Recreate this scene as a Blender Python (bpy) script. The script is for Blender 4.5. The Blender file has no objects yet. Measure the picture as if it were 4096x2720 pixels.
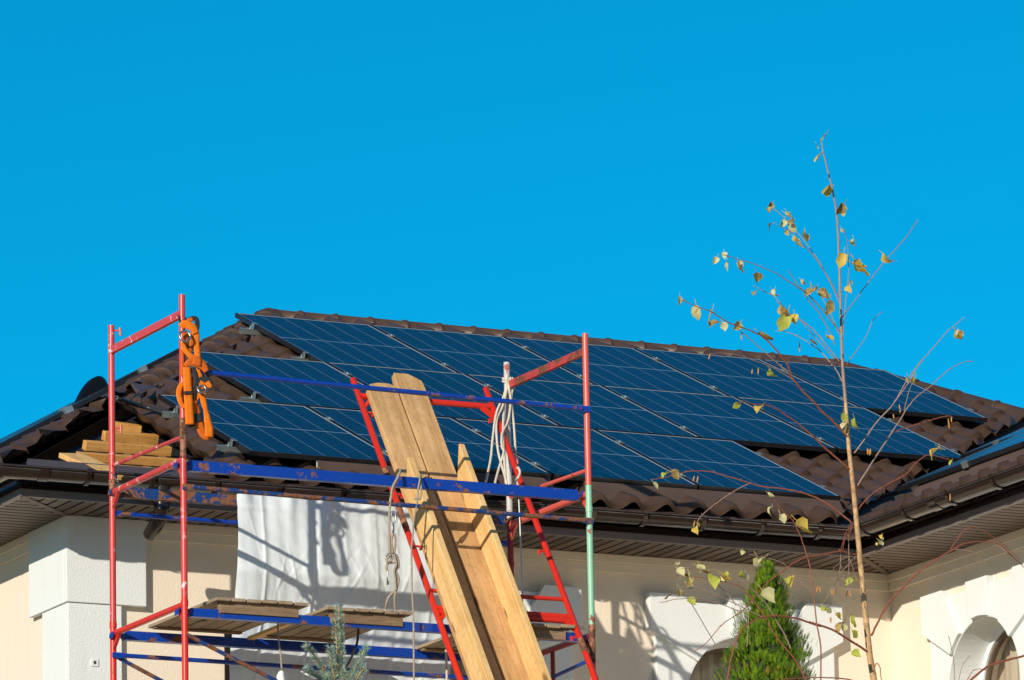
import bpy, math, random
from mathutils import Vector as V, Matrix as M
rnd = random.Random(7)
scene = bpy.context.scene
COL = scene.collection
R_ = math.radians

# ------------------------------------------------------------------ camera (solved from the roof grid)
FPX = 24381.7                       # focal length in photo pixels (photo 4096 wide)
CAM = V((0, 0, 1.7))
ax_r = V((0.8958, -0.4440, -0.0202)); ax_f = V((0.4379, 0.8725, 0.2168))
a, b, c = 0.46520691, 0.21851668, -0.02074201
ax_f = V((math.sin(a)*math.cos(b), math.cos(a)*math.cos(b), math.sin(b)))
r0 = V((math.cos(a), -math.sin(a), 0)); u0 = r0.cross(ax_f)
ax_r = math.cos(c)*r0 + math.sin(c)*u0; ax_u = -math.sin(c)*r0 + math.cos(c)*u0
cam = bpy.data.cameras.new('camera'); cam.sensor_width = 36; cam.lens = 36*FPX/4096
cam.clip_start = 1; cam.clip_end = 3000
co = bpy.data.objects.new('camera', cam); COL.objects.link(co); scene.camera = co
co.matrix_world = M(((ax_r.x, ax_u.x, -ax_f.x, CAM.x), (ax_r.y, ax_u.y, -ax_f.y, CAM.y), (ax_r.z, ax_u.z, -ax_f.z, CAM.z), (0, 0, 0, 1)))

def ray(q): return ax_f + ax_r*((q[0]-2048)/FPX) - ax_u*((q[1]-1360)/FPX)
def onY(q, y): v = ray(q); return CAM + v*((y-CAM.y)/v.y)
def onX(q, x): v = ray(q); return CAM + v*((x-CAM.x)/v.x)
def onZ(q, z): v = ray(q); return CAM + v*((z-CAM.z)/v.z)
def onP(q, p, n): v = ray(q); return CAM + v*((p-CAM).dot(n)/v.dot(n))
def tl(ox, oy, s): return lambda x, y: (ox+s*x, oy+s*y)
S = .43371
T1 = tl(0, 1100, S); T2 = tl(0, 1700, S); T3 = tl(0, 2040, S); T4 = tl(900, 1150, S); T5 = tl(900, 1700, S); T6 = tl(900, 2040, S)
T7 = tl(1800, 1250, S); T8 = tl(1800, 1700, S); T9 = tl(1800, 2040, S)
TA = tl(2600, 500, .55061); TB = tl(2600, 1200, S); TC = tl(2500, 1750, S); TD = tl(2500, 2150, .36425); TE = tl(3236, 2150, .36425)
TF = tl(3200, 1250, .38258); TG = tl(3200, 1650, .38258); TH = tl(660, 1180, .38278)

# ------------------------------------------------------------------ materials
class NT:
    def __init__(s, name):
        s.m = bpy.data.materials.new(name); s.m.use_nodes = True; s.t = s.m.node_tree
        s.b = s.t.nodes['Principled BSDF']; s.out = s.t.nodes['Material Output']
    def n(s, typ, **kw):
        nd = s.t.nodes.new(typ)
        for k, v in kw.items():
            if hasattr(nd, k): setattr(nd, k, v)
        return nd
    def l(s, o, i): s.t.links.new(o, i)
    def math(s, op, x, y=None, z=None):
        nd = s.n('ShaderNodeMath', operation=op)
        for i, v in enumerate((x, y, z)):
            if v is None: continue
            if isinstance(v, (int, float)): nd.inputs[i].default_value = v
            else: s.l(v, nd.inputs[i])
        return nd.outputs[0]
    def coord(s, scale=(1, 1, 1)):
        tc = s.n('ShaderNodeTexCoord'); mp = s.n('ShaderNodeMapping'); mp.inputs['Scale'].default_value = scale
        s.l(tc.outputs['Object'], mp.inputs[0]); return mp.outputs[0]
    def noise(s, vec, scale, detail=4, rough=.6):
        nd = s.n('ShaderNodeTexNoise'); nd.inputs['Scale'].default_value = scale; nd.inputs['Detail'].default_value = detail; nd.inputs['Roughness'].default_value = rough
        s.l(vec, nd.inputs['Vector']); return nd.outputs['Fac']
    def ramp(s, fac, stops):
        nd = s.n('ShaderNodeValToRGB'); e = nd.color_ramp.elements
        while len(e) < len(stops): e.new(.5)
        for el, (p, cc) in zip(e, stops): el.position = p; el.color = (*cc, 1) if len(cc) == 3 else cc
        s.l(fac, nd.inputs[0]); return nd.outputs[0]
    def mix(s, fac, c1, c2):
        nd = s.n('ShaderNodeMix', data_type='RGBA')
        for i, v in ((0, fac), (6, c1), (7, c2)):
            if isinstance(v, (int, float)): nd.inputs[i].default_value = v
            elif isinstance(v, tuple): nd.inputs[i].default_value = (*v, 1)
            else: s.l(v, nd.inputs[i])
        return nd.outputs[2]
    def bump(s, h, strength=.3, dist=.01):
        nd = s.n('ShaderNodeBump'); nd.inputs['Strength'].default_value = strength; nd.inputs['Distance'].default_value = dist
        s.l(h, nd.inputs['Height']); s.l(nd.outputs[0], s.b.inputs['Normal'])
    def set(s, col=None, rough=.5, metal=0., spec=.5):
        if col is not None:
            if isinstance(col, tuple): s.b.inputs['Base Color'].default_value = (*col, 1)
            else: s.l(col, s.b.inputs['Base Color'])
        if isinstance(rough, (int, float)): s.b.inputs['Roughness'].default_value = rough
        else: s.l(rough, s.b.inputs['Roughness'])
        s.b.inputs['Metallic'].default_value = metal; s.b.inputs['Specular IOR Level'].default_value = spec
        return s.m

def mul(c, k): return tuple(x*k for x in c)
def plaster(name, col, bump=.5, scale=90):
    t = NT(name); v = t.coord()
    n1 = t.noise(v, 1.3, 5); n2 = t.noise(v, scale, 3, .5)
    cc = t.mix(t.math('MULTIPLY', n1, .5), col, mul(col, .86)); st = t.noise(t.coord((6, 6, .8)), 1.5, 4)
    cc = t.mix(t.ramp(st, [(.55, (0, 0, 0)), (.8, (.25, .25, .25))]), cc, mul(col, .72))
    t.bump(n2, bump, .006); return t.set(cc, .85, 0, .25)
def mottled(name, col, var=.3, scale=6, rough=.5, metal=0, spec=.5, bump=0, bscale=60):
    t = NT(name); v = t.coord(); n1 = t.noise(v, scale, 6, .65)
    cc = t.ramp(n1, [(.25, mul(col, 1-var)), (.75, mul(col, 1+var))])
    if bump: t.bump(t.noise(v, bscale, 3), bump, .004)
    rr = t.math('ADD', t.math('MULTIPLY', n1, .25), rough-.12)
    return t.set(cc, rr, metal, spec)
def paint(name, col, chips=.5, rough=.35, under=(.16, .06, .025), scale=9, pale=0):
    """old painted steel: chips through to rust, scratches, faded paint"""
    t = NT(name); v = t.coord(); n0 = t.noise(v, 2.2, 4)
    base = t.mix(t.math('MULTIPLY', n0, .5), col, mul(col, .7))
    if pale: base = t.mix(t.ramp(t.noise(v, 14, 5), [(.6, (0, 0, 0)), (.66, (pale,)*3)]), base, (.75, .7, .68))
    n1 = t.noise(v, scale, 8, .7); k = .72-chips*.25
    mask = t.ramp(n1, [(k-.015, (0, 0, 0)), (k+.015, (1, 1, 1))])
    rust = t.ramp(t.noise(v, 40, 5), [(.3, mul(under, .5)), (.7, mul(under, 1.4))])
    cc = t.mix(mask, base, rust); t.bump(t.math('MULTIPLY', mask, -1), .5, .002)
    rr = t.math('ADD', t.math('MULTIPLY', mask, .45), rough)
    return t.set(cc, rr, 0, .5)
def wood(name, cols, axis, dens=14, rough=.75, knots=True):
    """grain stretched along the axis (object space)"""
    t = NT(name); sc = [1, 1, 1]; sc[axis] = .045; v = t.coord(tuple(sc))
    n1 = t.noise(v, dens, 6, .6); n2 = t.noise(v, dens*7, 4, .6); n3 = t.noise(t.coord(), 2.3, 3)
    f = t.math('ADD', t.math('MULTIPLY', n1, .6), t.math('MULTIPLY', n2, .4))
    cc = t.ramp(f, [(.32, cols[0]), (.5, cols[1]), (.66, cols[2])])
    cc = t.mix(t.ramp(n3, [(.4, (0, 0, 0)), (.75, (.55, .55, .55))]), cc, mul(cols[0], .9))
    if knots:
        ks = [6.5, 6.5, 6.5]; ks[axis] = 2.2
        vo = t.n('ShaderNodeTexVoronoi'); vo.inputs['Scale'].default_value = 1.0; t.l(t.coord(tuple(ks)), vo.inputs['Vector'])
        kk = t.ramp(vo.outputs['Distance'], [(.07, (1, 1, 1)), (.16, (0, 0, 0))]); cc = t.mix(kk, cc, mul(cols[0], .45))
    n4 = t.noise(t.coord(), 26, 5, .75); cc = t.mix(t.ramp(n4, [(.52, (0, 0, 0)), (.72, (.5, .5, .5))]), cc, mul(cols[0], .55))
    s2 = [90, 90, 90]; s2[axis] = 2.2; ck = t.noise(t.coord(tuple(s2)), 1.0, 2); cc = t.mix(t.ramp(ck, [(.70, (0, 0, 0)), (.76, (.8, .8, .8))]), cc, mul(cols[0], .3))
    t.bump(f, .35, .004); return t.set(cc, rough, 0, .3)
def plain(name, col, rough=.5, metal=0., spec=.5): return NT(name).set(col, rough, metal, spec)

CREAM = plaster('cream_plaster', (.83, .715, .575)); WHITE = plaster('white_plaster', (.765, .785, .77)); CREAM_TRIM = plaster('cream_trim', (.84, .74, .60), .3)
TILE = mottled('brown_roof_tile', (.070, .040, .027), .22, 9, .42, 0, .36, .12, 120)
FLASH = mottled('brown_sheet_metal', (.095, .063, .05), .12, 3, .42, 0, .3)
GUTTER = mottled('dark_brown_gutter', (.016, .009, .007), .15, 3, .18, 0, .6)
SOFFIT = mottled('brown_soffit', (.135, .100, .077), .12, 4, .5, 0, .3)
SOFFIT_GAP = plain('soffit_groove', (.006, .0045, .004), .95)
TRIM = mottled('soffit_trim', (.15, .12, .11), .1, 4, .4)
UNDERLAY = mottled('black_underlay', (.012, .012, .014), .3, 8, .7)
BLACKF = mottled('black_anodised', (.012, .012, .014), .2, 30, .32, 0, .45)
ALU = mottled('aluminium', (.44, .50, .48), .15, 30, .38, .8)
GALV = mottled('galvanised', (.42, .46, .47), .25, 40, .4, .7)
RED = paint('bright_red_paint', (.72, .030, .012), .2, .3, scale=7)
REDF = paint('faded_red_paint', (.64, .060, .052), .26, .3, scale=6, pale=.7)
REDR = paint('rusty_red_paint', (.50, .055, .045), .9, .4, scale=7)
CORAL = paint('coral_red_paint', (.70, .11, .075), .28, .3, scale=7)
MINT = paint('mint_green_paint', (.27, .56, .38), .5, .4, under=(.3, .08, .05), scale=6)
GREYP = paint('grey_white_paint', (.55, .53, .50), .4, .5, under=(.45, .12, .09), scale=8)
DKRED = paint('dark_red_paint', (.30, .018, .022), .3, .35, scale=7)
BROWNP = paint('rusty_steel', (.33, .13, .065), .85, .6, under=(.13, .055, .03), scale=14)
BLUE = paint('blue_paint', (.004, .05, .36), .52, .33, under=(.22, .085, .035), scale=8)
BLUER = paint('rusty_blue_paint', (.010, .05, .20), .88, .45, under=(.2, .08, .035), scale=10)
PLANK = wood('weathered_plank', ((.34, .185, .070), (.60, .345, .145), (.74, .485, .235)), 1)
PLANK2 = wood('fresh_plank', ((.54, .30, .09), (.77, .485, .195), (.86, .62, .31)), 1)
BATTEN = wood('orange_batten', ((.46, .20, .045), (.64, .31, .08), (.74, .42, .14)), 0)
OLDX = wood('grey_bearer', ((.16, .10, .06), (.26, .17, .10), (.36, .25, .15)), 0)
OLDY = wood('grey_board', ((.20, .14, .09), (.34, .25, .16), (.46, .36, .24)), 1, 20)
ROPE = mottled('cream_rope', (.60, .53, .43), .25, 90, .9, 0, .1, .6, 300)
ROPED = mottled('dirty_rope', (.36, .29, .22), .3, 90, .9, 0, .1, .6, 300)
ORANGE = mottled('orange_webbing', (.86, .20, .012), .22, 25, .75, 0, .15, .5, 500)
ORANGED = mottled('dark_orange_webbing', (.62, .13, .015), .22, 25, .8, 0, .15, .5, 500)
SEAM = plain('webbing_seam', (.60, .13, .010), .85)
BLACKW = plain('black_webbing', (.025, .024, .026), .8)
STEEL = mottled('dull_steel', (.34, .33, .31), .25, 40, .35, .8)
RUBBER = plain('black_cable', (.02, .023, .024), .45)
WHITEP = plain('white_plastic', (.8, .8, .8), .5)
BARK = mottled('young_bark', (.46, .28, .135), .6, 22, .6, 0, .3, .4, 200)
TWIG = mottled('grey_brown_twig', (.30, .20, .155), .3, 60, .6, 0, .3)
REDTWIG = mottled('red_twig', (.27, .08, .045), .3, 60, .5, 0, .35)
BARKS = mottled('spruce_twig_bark', (.56, .30, .12), .3, 60, .8)

def leafmat(name, c1, c2, tr=.35):
    t = NT(name); v = t.coord(); cc = t.ramp(t.noise(v, 38, 4), [(.35, c1), (.65, c2)])
    t.set(cc, .55, 0, .3); tb = t.n('ShaderNodeBsdfTranslucent'); t.l(cc, tb.inputs[0])
    mx = t.n('ShaderNodeMixShader'); mx.inputs[0].default_value = tr
    t.l(t.b.outputs[0], mx.inputs[1]); t.l(tb.outputs[0], mx.inputs[2]); t.l(mx.outputs[0], t.out.inputs[0]); return t.m
LEAF = [leafmat('yellow_leaf', (.62, .40, .05), (.72, .55, .14)), leafmat('pale_leaf', (.62, .56, .24), (.72, .68, .36)),
        leafmat('green_leaf', (.34, .42, .05), (.58, .55, .10)), leafmat('brown_leaf', (.16, .10, .035), (.46, .33, .10), .15)]
CATKIN = mottled('tan_catkin', (.50, .24, .06), .3, 90, .8)
THUJA = [leafmat('thuja_green', (.045, .115, .004), (.10, .20, .006), .2), leafmat('thuja_light', (.13, .22, .005), (.22, .31, .010), .2), leafmat('thuja_rust', (.34, .17, .02), (.25, .20, .02), .2)]
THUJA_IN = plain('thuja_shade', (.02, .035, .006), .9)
NEEDLE = [leafmat('blue_needle', (.26, .42, .37), (.42, .56, .51), .2), leafmat('green_needle', (.20, .32, .13), (.32, .44, .22), .15)]
SHEET = NT('white_tarpaulin'); SHEET.bump(SHEET.noise(SHEET.coord((1, 1, .5)), 9, 6), .35, .02)
tb = SHEET.n('ShaderNodeBsdfTranslucent'); tb.inputs[0].default_value = (.7, .75, .78, 1); mxs = SHEET.n('ShaderNodeMixShader'); mxs.inputs[0].default_value = .12
SHEET.set((.745, .80, .82), .45, 0, .35); SHEET.l(SHEET.b.outputs[0], mxs.inputs[1]); SHEET.l(tb.outputs[0], mxs.inputs[2]); SHEET.l(mxs.outputs[0], SHEET.out.inputs[0]); SHEET = SHEET.m

PW, PL = 1.134, 1.722
def cell_glass():
    t = NT('solar_cells'); tc = t.n('ShaderNodeTexCoord'); sp = t.n('ShaderNodeSeparateXYZ'); t.l(tc.outputs['Object'], sp.inputs[0])
    x, y = sp.outputs[0], sp.outputs[1]; m0 = .022
    def lines(v, pitch, width):   # 1 on the line
        fr = t.math('FRACT', t.math('DIVIDE', v, pitch)); d = t.math('MULTIPLY', t.math('MINIMUM', fr, t.math('SUBTRACT', 1, fr)), pitch)
        return t.math('LESS_THAN', d, width/2)
    xx = t.math('SUBTRACT', x, m0); yy = t.math('SUBTRACT', y, m0)
    cols = lines(xx, (PW-2*m0)/6, .0042); rows = lines(yy, (PL-2*m0)/18, .0035)
    mid = t.math('LESS_THAN', t.math('ABSOLUTE', t.math('SUBTRACT', y, PL/2)), .0065)
    edge = t.math('MAXIMUM', t.math('GREATER_THAN', x, PW-.019), t.math('GREATER_THAN', y, PL-.024))  # white right and top margins, with the sun on the frame lip painted in
    obj = t.n('ShaderNodeObjectInfo'); rv = obj.outputs['Random']
    nz = t.noise(tc.outputs['Object'], 1.2, 2)
    base = t.mix(t.math('ADD', t.math('MULTIPLY', nz, .5), t.math('MULTIPLY', rv, .5)), (.002, .007, .026), (.004, .011, .040))
    c1 = t.mix(t.math('MULTIPLY', rows, .30), base, (.20, .30, .38)); c2 = t.mix(t.math('MULTIPLY', cols, .75), c1, (.32, .40, .46))
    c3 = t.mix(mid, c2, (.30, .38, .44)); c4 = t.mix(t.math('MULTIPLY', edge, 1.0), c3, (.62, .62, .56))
    t.set(c4, t.math('ADD', .12, t.math('MULTIPLY', t.noise(tc.outputs['Object'], 2.2, 4), .14)), 0, .5); t.b.inputs['IOR'].default_value = 1.19
    return t.m
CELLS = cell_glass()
GLASS = NT('window_glass'); gl = GLASS.n('ShaderNodeBsdfGlossy'); gl.inputs['Roughness'].default_value = .02
tr = GLASS.n('ShaderNodeBsdfTransparent'); fr = GLASS.n('ShaderNodeFresnel'); mg = GLASS.n('ShaderNodeMixShader')
GLASS.l(fr.outputs[0], mg.inputs[0]); GLASS.l(tr.outputs[0], mg.inputs[1]); GLASS.l(gl.outputs[0], mg.inputs[2]); GLASS.l(mg.outputs[0], GLASS.out.inputs[0]); GLASS = GLASS.m
CURT = NT('cream_curtain'); wv = CURT.n('ShaderNodeTexWave'); wv.inputs['Scale'].default_value = 5.5; wv.inputs['Distortion'].default_value = 2.5; wv.bands_direction = 'DIAGONAL'
CURT.l(CURT.coord((1, 1, .01)), wv.inputs[0]); CURT = CURT.set(CURT.ramp(wv.outputs[0], [(.1, (.48, .38, .26)), (.7, (.74, .62, .45))]), .9)
GROUND = NT('grass_ground'); gv = GROUND.coord()
GROUND = GROUND.set(GROUND.ramp(GROUND.noise(gv, .35, 8, .7), [(.3, (.18, .16, .08)), (.55, (.34, .28, .19)), (.8, (.42, .36, .27))]), .95)
VENT = NT('vented_soffit'); vs = VENT.n('ShaderNodeSeparateXYZ'); VENT.l(VENT.coord(), vs.inputs[0])
vf = VENT.math('FRACT', VENT.math('DIVIDE', vs.outputs[1], .034)); vm = VENT.math('LESS_THAN', vf, .45)
VENT = VENT.set(VENT.mix(vm, (.135, .10, .077), (.012, .009, .007)), .5, 0, .3)

# ------------------------------------------------------------------ mesh builder
class MB:
    def __init__(s): s.v = []; s.f = []; s.sm = []; s.mi = []
    def add(s, vs, fs, smooth=False, mi=0):
        o = len(s.v); s.v += [tuple(p) for p in vs]
        for f in fs: s.f.append([i+o for i in f]); s.sm.append(smooth); s.mi.append(mi)
        return s
    def hexa(s, P, mi=0):    # P: 8 points, bottom ring then top ring
        return s.add(P, [(3, 2, 1, 0), (4, 5, 6, 7), (0, 1, 5, 4), (1, 2, 6, 5), (2, 3, 7, 6), (3, 0, 4, 7)], False, mi)
    def box(s, x0, x1, y0, y1, z0, z1, mi=0, f=None):
        P = [(x0, y0, z0), (x1, y0, z0), (x1, y1, z0), (x0, y1, z0), (x0, y0, z1), (x1, y0, z1), (x1, y1, z1), (x0, y1, z1)]
        if f: P = [f(V(p)) for p in P]
        return s.hexa(P, mi)
    def obox(s, c, ux, uy, uz, dx, dy, dz, mi=0):
        P = []
        for k in (-.5, .5):
            for i, j in ((-.5, -.5), (.5, -.5), (.5, .5), (-.5, .5)): P.append(c+ux*(i*dx)+uy*(j*dy)+uz*(k*dz))
        return s.hexa(P, mi)
    def bar(s, p, q, w, h, up=V((0, 0, 1)), mi=0):
        p, q = V(p), V(q); d = (q-p); L = d.length; d.normalize(); side = d.cross(up).normalized(); u = side.cross(d)
        return s.obox((p+q)/2, d, side, u, L, w, h, mi)
    def tube(s, pts, r, seg=10, mi=0, caps=True):
        pts = [V(p) for p in pts]; n = len(pts); rr = r if isinstance(r, (list, tuple)) else [r]*n
        vs = []; ref = None
        for i, p in enumerate(pts):
            d = (pts[min(i+1, n-1)]-pts[max(i-1, 0)])
            d = d.normalized() if d.length > 1e-9 else V((0, 0, 1))
            if ref is None: ref = d.cross(V((.3, .9, .31))).normalized()
            ref = (ref-d*ref.dot(d)).normalized(); w = d.cross(ref)
            for k in range(seg):
                t = 2*math.pi*k/seg; vs.append(p+(ref*math.cos(t)+w*math.sin(t))*rr[i])
        fs = [(i*seg+k, i*seg+(k+1) % seg, (i+1)*seg+(k+1) % seg, (i+1)*seg+k) for i in range(n-1) for k in range(seg)]
        s.add(vs, fs, True, mi)
        if caps:
            s.add(vs[:seg], [tuple(range(seg))[::-1]], False, mi); s.add(vs[-seg:], [tuple(range(seg))], False, mi)
        return s
    def prism(s, poly, e, mi=0):     # polygon of points extruded by vector e
        n = len(poly); P = [V(p) for p in poly]; Q = [p+e for p in P]
        return s.add(P+Q, [tuple(range(n)), tuple(range(2*n-1, n-1, -1))]+[(i, i+n, (i+1) % n+n, (i+1) % n) for i in range(n)], False, mi)
    def build(s, name, mats, parent=None, mat=None, bevel=0, **tags):
        me = bpy.data.meshes.new(name); me.from_pydata(s.v, [], s.f)
        for m in (mats if isinstance(mats, (list, tuple)) else [mats]): me.materials.append(m)
        me.polygons.foreach_set('use_smooth', s.sm); me.polygons.foreach_set('material_index', s.mi); me.update()
        o = bpy.data.objects.new(name, me); COL.objects.link(o)
        if mat is not None: o.matrix_world = mat
        if parent is not None: o.parent = parent
        if bevel:
            bv = o.modifiers.new('edge', 'BEVEL'); bv.width = bevel; bv.segments = 2; bv.limit_method = 'ANGLE'
        for k, v in tags.items(): o[k] = v
        return o
def tag(o, label, cat, group=None):
    o['label'] = label; o['category'] = cat
    if group: o['group'] = group
    return o
def thing(name, label, cat, loc=(0, 0, 0), group=None):
    o = bpy.data.objects.new(name, None); COL.objects.link(o); o.location = loc; o.empty_display_size = .2
    bpy.context.view_layer.update(); return tag(o, label, cat, group)
def part(mb, name, mats, root, **k):      # mesh given in world coordinates under a root that only translates
    o = mb.build(name, mats, None, **k); o.parent = root
    o.matrix_parent_inverse = M.Translation(-root.matrix_world.translation) if root.parent is None else M.Identity(4)
    return o
def sub(mb, name, mats, par, **k):
    o = mb.build(name, mats, None, **k); o.parent = par; return o
def basis(ux, uy, uz, o): return M(((ux.x, uy.x, uz.x, o.x), (ux.y, uy.y, uz.y, o.y), (ux.z, uy.z, uz.z, o.z), (0, 0, 0, 1)))

# ------------------------------------------------------------------ ground
MB().add([(-600, -200, 0), (600, -200, 0), (600, 900, 0), (-600, 900, 0)], [(0, 1, 2, 3)]).build('ground', GROUND, kind='structure')

# ------------------------------------------------------------------ HOUSE
EY, EZ, TN = 36.85, 9.722, math.tan(.422373)       # front eave of the tiled slope
SZ, FY, WY, WX, LX = 9.53, 36.97, 37.54, 21.86, 15.47   # soffit, fascia, wall, wing wall, left wall
RY = 42.45                                         # ridge
HIP = .79                                         # hip: dx/dy on the left
TL = TN/HIP; TW = TN                             # pitch of the left slope, of the wing
house = thing('house', 'cream rendered house with white arched window surrounds under a hipped brown tiled roof', 'house', (18.5, 40, 0))
H = lambda mb, n, m, **k: part(mb, n, m, house, **k)

def arch_wall(mb, u0, u1, z0, z1, wins, f, depth):
    """wall slab in local (u, z, out) with arched openings (cu, r, zc, sill)"""
    cuts = [u0]
    for cu, r, zc, sill in wins:
        n = 28
        cuts += [cu-r*math.cos(math.pi*k/n) for k in range(n+1)]
    cuts.append(u1)
    for a_, b_ in zip(cuts, cuts[1:]):
        if b_-a_ < 1e-6: continue
        mid = (a_+b_)/2; w = next((w for w in wins if abs(mid-w[0]) < w[1]), None)
        if w is None: mb.box(a_, b_, -depth, 0, z0, z1, 0, f); continue
        cu, r, zc, sill = w; h = lambda u: zc+math.sqrt(max(0, r*r-(u-cu)**2))
        P = [(a_, -depth, h(a_)), (b_, -depth, h(b_)), (b_, 0, h(b_)), (a_, 0, h(a_)), (a_, -depth, z1), (b_, -depth, z1), (b_, 0, z1), (a_, 0, z1)]
        mb.hexa([f(V(p)) for p in P]); mb.box(a_, b_, -depth, 0, z0, sill, 0, f)
fF = lambda p: V((p.x, WY-p.y, p.z))               # front: u = x, out = -y
fW = lambda p: V((WX-p.y, -p.x, p.z))              # wing:  u = -y, out = -x
CB, AR, ZC = 7.0, .49, 8.515
W3, W2, WW = 18.526, 20.625, -36.206
mb = MB(); arch_wall(mb, 15.47, WX, 0, SZ, [(W3, AR, ZC, CB), (W2, AR, ZC, CB)], fF, .34)
wall_front = H(mb, 'front_wall', CREAM)
mb = MB(); arch_wall(mb, -37.54, -31.0, 0, SZ, [(WW, AR, ZC, CB)], fW, .34); H(mb, 'wing_wall', CREAM)
MB_ = MB(); MB_.box(LX, LX+.34, WY+.341, 47.9, 0, SZ); H(MB_, 'side_wall', CREAM)
mb = MB(); mb.box(LX, 29, 47.9, 48.2, 0, SZ); mb.box(28.7, 29, 31, 47.9, 0, SZ); H(mb, 'back_wall', CREAM)

def surround(cu, f, name_lbl=None):
    root = None
    def pt(u, z, d): return f(V((cu+u, d, z)))
    def block(poly, d, nm, par):
        mb = MB(); P = [pt(u, z, .0015) for u, z in poly]; e = pt(0, 0, d)-pt(0, 0, .0015); mb.prism(P, e)
        return H(mb, nm, WHITE, bevel=.003) if par is None else sub(mb, nm, WHITE, par, bevel=.003)
    def arc(a0, a1, n=10): return [(AR*math.cos(R_(a0+(a1-a0)*k/n)), ZC+AR*math.sin(R_(a0+(a1-a0)*k/n))) for k in range(n+1)]
    def at(ang, u=None, z=None):
        a_ = R_(ang)
        return (u, ZC+u*math.tan(a_)) if u is not None else ((z-ZC)/math.tan(a_), z)
    root = None
    for sgn in (1, -1):
        fl = (lambda L: [(-x, z) for x, z in L][::-1]) if sgn == -1 else (lambda L: L)
        jp = [(.72, CB-.2)]+[at(35, u=.72)]+[(AR*math.cos(R_(35)), ZC+AR*math.sin(R_(35)))]+arc(35, 0)[1:]+[(AR, CB-.2)]
        o = block(fl(jp), .05, 'window_surround' if root is None else 'surround_jamb', root)
        root = root or o
        cp = [at(32, u=.78), (.78, 9.27), at(57, z=9.27)]+arc(57, 35)
        block(fl(cp), .085, 'corner_voussoir', root)
        rp = [at(57, z=9.222), at(79, z=9.222)]+arc(79, 57)
        block(fl(rp), .052, 'arch_voussoir', root)
    kp = [at(79, z=9.27), at(101, z=9.27)]+arc(101, 79)
    block(kp, .09, 'keystone', root)
    mb = MB(); A = [k*math.pi/28 for k in range(29)]; pr = [(1, CB-ZC)]+[(math.cos(t), math.sin(t)) for t in A]+[(-1, CB-ZC)]
    prof = [(AR, CB)]+[(AR*math.cos(t), ZC+AR*math.sin(t)) for t in A]+[(-AR, CB)]; k_ = (AR-.006)/AR
    for (u0, z0), (u1, z1) in zip(prof, prof[1:]):
        q = lambda u, z, d, s: pt(u*(k_ if s else 1), z if z < ZC-.01 else ZC+(z-ZC)*(k_ if s else 1), d)
        mb.hexa([q(u0, z0, -.2, 0), q(u1, z1, -.2, 0), q(u1, z1, -.2, 1), q(u0, z0, -.2, 1), q(u0, z0, .05, 0), q(u1, z1, .05, 0), q(u1, z1, .05, 1), q(u0, z0, .05, 1)])
    sub(mb, 'window_reveal', WHITE, root)
    return root
for cu, f in ((W3, fF), (W2, fF), (WW, fW)): surround(cu, f)

def arched_window(cu, f):
    pt = lambda u, z, d: f(V((cu+u, d, z)))
    def ring(ro, ri, d0, d1):
        mb = MB(); A = [k*math.pi/28 for k in range(29)]
        prof = [(ro*math.cos(t), ZC+ro*math.sin(t), ri*math.cos(t), ZC+ri*math.sin(t)) for t in A]
        prof = [(ro, CB, ri, CB)]+prof+[(-ro, CB, -ri, CB)]
        for p, q in zip(prof, prof[1:]):
            P = [pt(p[0], p[1], d0), pt(q[0], q[1], d0), pt(q[2], q[3], d0), pt(p[2], p[3], d0), pt(p[0], p[1], d1), pt(q[0], q[1], d1), pt(q[2], q[3], d1), pt(p[2], p[3], d1)]
            mb.hexa(P)
        return mb
    fr_ = H(ring(AR+.01, AR-.045, -.27, -.20), 'window', WHITEP)
    sub(ring(AR-.047, AR-.07, -.255, -.215), 'window_gasket', SOFFIT, fr_)
    n = 28; mb = MB(); rr = AR-.05
    arcp = [(rr*math.cos(k*math.pi/n), ZC+rr*math.sin(k*math.pi/n)) for k in range(n+1)]
    poly = [(rr, CB)]+arcp+[(-rr, CB)]
    mb.add([pt(u, z, -.235) for u, z in poly], [tuple(range(len(poly)))]); sub(mb, 'pane', GLASS, fr_)
    mb = MB(); rr = AR+.1; pts = []
    for k in range(41):
        u = -rr+2*rr*k/40; d = -.36+.018*math.sin(k*1.9)+.01*math.sin(k*.7)
        pts += [pt(u, CB-.1, d), pt(u, ZC+AR+.1, d)]
    mb.add(pts, [(2*k, 2*k+2, 2*k+3, 2*k+1) for k in range(40)], True); sub(mb, 'curtain', CURT, fr_)
for cu, f in ((W3, fF), (W2, fF), (WW, fW)): arched_window(cu, f)
# dark window behind the tarpaulin
mb = MB(); mb.box(16.60, 17.66, WY-.012, WY+.02, 7.0, 8.95); wd = H(mb, 'dark_window', GUTTER)
mb = MB(); mb.box(16.68, 17.58, WY-.022, WY-.0135, 7.08, 8.87); sub(mb, 'pane', plain('dark_glass', (.01, .012, .015), .05), wd)

# corner pilaster: a projecting block on a narrower shaft, wrapped round the corner
mb = MB(); mb.box(15.42, 16.003, 37.48, WY-.002, 8.937, SZ); mb.box(15.42, LX-.002, WY-.0019, 38.16, 8.937, SZ); H(mb, 'corner_pilaster_block', WHITE, bevel=.004)
mb = MB(); mb.box(15.435, 15.827, 37.495, WY-.003, 0, 8.9365); mb.box(15.435, LX-.003, WY-.0029, 37.957, 0, 8.9365); sh = H(mb, 'corner_pilaster_shaft', WHITE, bevel=.004)
mb = MB(); mb.box(15.60, 15.652, 37.488, 37.4945, 8.508, 8.558); mb.box(15.617, 15.634, 37.4855, 37.488, 8.522, 8.544, 1); sub(mb, 'wall_box', [WHITE, plain('dark_hole', (.05, .05, .04), .9)], sh)
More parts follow.
